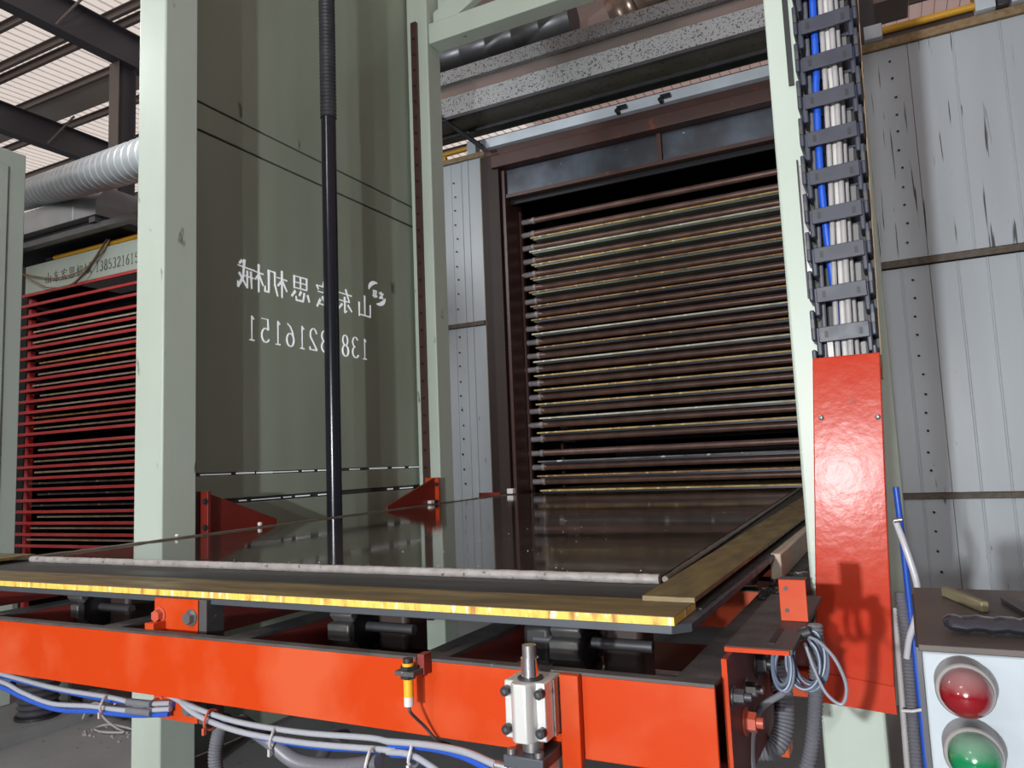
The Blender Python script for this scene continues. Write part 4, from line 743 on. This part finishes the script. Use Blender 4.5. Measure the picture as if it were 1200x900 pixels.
tag(part('back_plate', 'cabinet_green', None, (-4.88, -4.72, 3.055, 3.075, 0.0, 0.42)), 'small green upright plate right behind the bellows', 'plate')
tag(part('floor_beam', 'dark_steel', None, (-7.5, -3.35, 3.22, 3.32, 0.0, 0.07), bevel=0.006), 'long dark steel rail lying on the floor behind the bellows', 'rail')
random.seed(21)
c = resample(spline([(-4.62, 3.13, 0.07), (-4.47, 3.12, 0.075), (-4.32, 3.10, 0.06), (-4.12, 3.08, 0.055), (-3.90, 3.06, 0.05)], 8), 0.02)
tag(G().rings(c, [0.05 + random.uniform(-.008, .008) for _ in c], 14).build('rag_bundle', 'grime_steel'), 'crumpled dark grey rag bundle on the floor behind the left column', 'rag')
tag(tube([(-4.385, 2.93, 0.03), (-4.36, 2.95, 0.10), (-4.27, 2.95, 0.12), (-4.20, 2.93, 0.06), (-4.08, 2.93, 0.012), (-3.98, 2.90, 0.012), (-4.10, 2.86, 0.012), (-4.20, 2.88, 0.012), (-4.16, 2.94, 0.02), (-3.95, 2.95, 0.012), (-3.5, 2.90, 0.012)], 0.006, 8).build('loose_cable', 'cable_grey'), 'thin grey cable tangled on the floor left of the column', 'cable')
g = G()
for i in range(60):
    x, y, r = random.uniform(-4.25, -3.6), random.uniform(2.80, 3.0), random.uniform(.004, .012); g.rings([(x, y, 0.0), (x, y, r)], [r, r * .5], 5)
o = g.build('floor_rubble', 'bead_foam'); o['kind'] = 'stuff'; tag(o, 'scatter of grey rubble crumbs on the floor left of the column', 'rubble')

# ------------------------------------------------------------------ control box with lamps at lower right
cb = thing('control_box', 'pale blue white control box with red and green lamps at lower right', 'box', (0.15, 1.15, 0.75))
part('body', 'box_white', cb, (0.002, 0.52, 1.004, 1.40, 0.62, 1.170), bevel=0.003); part('lid', 'box_top', cb, (-0.001, 0.523, 1.0005, 1.403, 1.1705, 1.178), bevel=0.001); part('box_side', 'dark_steel', cb, (-0.004, 0.0015, 1.03, 1.40, 0.62, 1.168))
def lampthing(label, x, z, m):
    t = thing('indicator_lamp', label, 'lamp', (x, 0.98, z), 'dome indicator lamps')
    G().cyl((x, 1.0035, z), (x, 0.968, z), 0.0288, 36).build('collar', 'collar_grey', t)
    G().rings([(x, 0.968, z), (x, 0.9665, z)], [0.0290, 0.0278], 36).build('collar_rim', 'collar_grey', t)
    cs, rs = [(x, 0.966, z)], [0.0252]
    for i in range(9):
        a = math.pi / 2 * i / 8; cs.append((x, 0.960 - 0.026 * math.sin(a), z)); rs.append(max(0.0004, 0.0252 * math.cos(a)))
    G().rings(cs, rs, 36).build('dome', m, t)
lampthing('red dome lamp with grey collar, upper of the two on the control box', 0.040, 1.139, 'dome_red')
lampthing('green dome lamp with grey collar, lower of the two on the control box', 0.042, 1.073, 'dome_green')
g = G(); g.hexa([Vector(p) for p in [(x, y, z) for z in (1.1785, 1.193) for x, y in ((0.036, 1.325), (0.078, 1.205), (0.088, 1.210), (0.046, 1.330))]])
tag(g.build('wood_stick', 'stick_wood', None, 0.002), 'short brown wooden stick lying on the control box', 'stick')
random.seed(2)
c = [Vector((0.028 + 0.006 * i, 1.075, 1.1895 + 0.001 * math.sin(i * 1.3))) for i in range(28)]
g = G().rings(c, [0.004] + [0.0092 + (0.0005 if i % 2 else -0.0004) for i in range(26)] + [0.006], 14)
for v in g.v: v.y = 1.075 + (v.y - 1.075) * 2.0
tag(g.build('plastic_roll', 'film_black'), 'roll of glossy black plastic film on the front of the control box', 'roll')
tag(G().hexa([(0.108, 1.29, 1.1785), (0.111, 1.29, 1.1785), (0.128, 1.18, 1.1785), (0.124, 1.18, 1.1785), (0.108, 1.29, 1.186), (0.111, 1.29, 1.186), (0.128, 1.18, 1.186), (0.124, 1.18, 1.186)]).build('metal_strip', 'dark_steel'), 'thin dark metal strip lying behind the plastic roll on the box', 'strip')
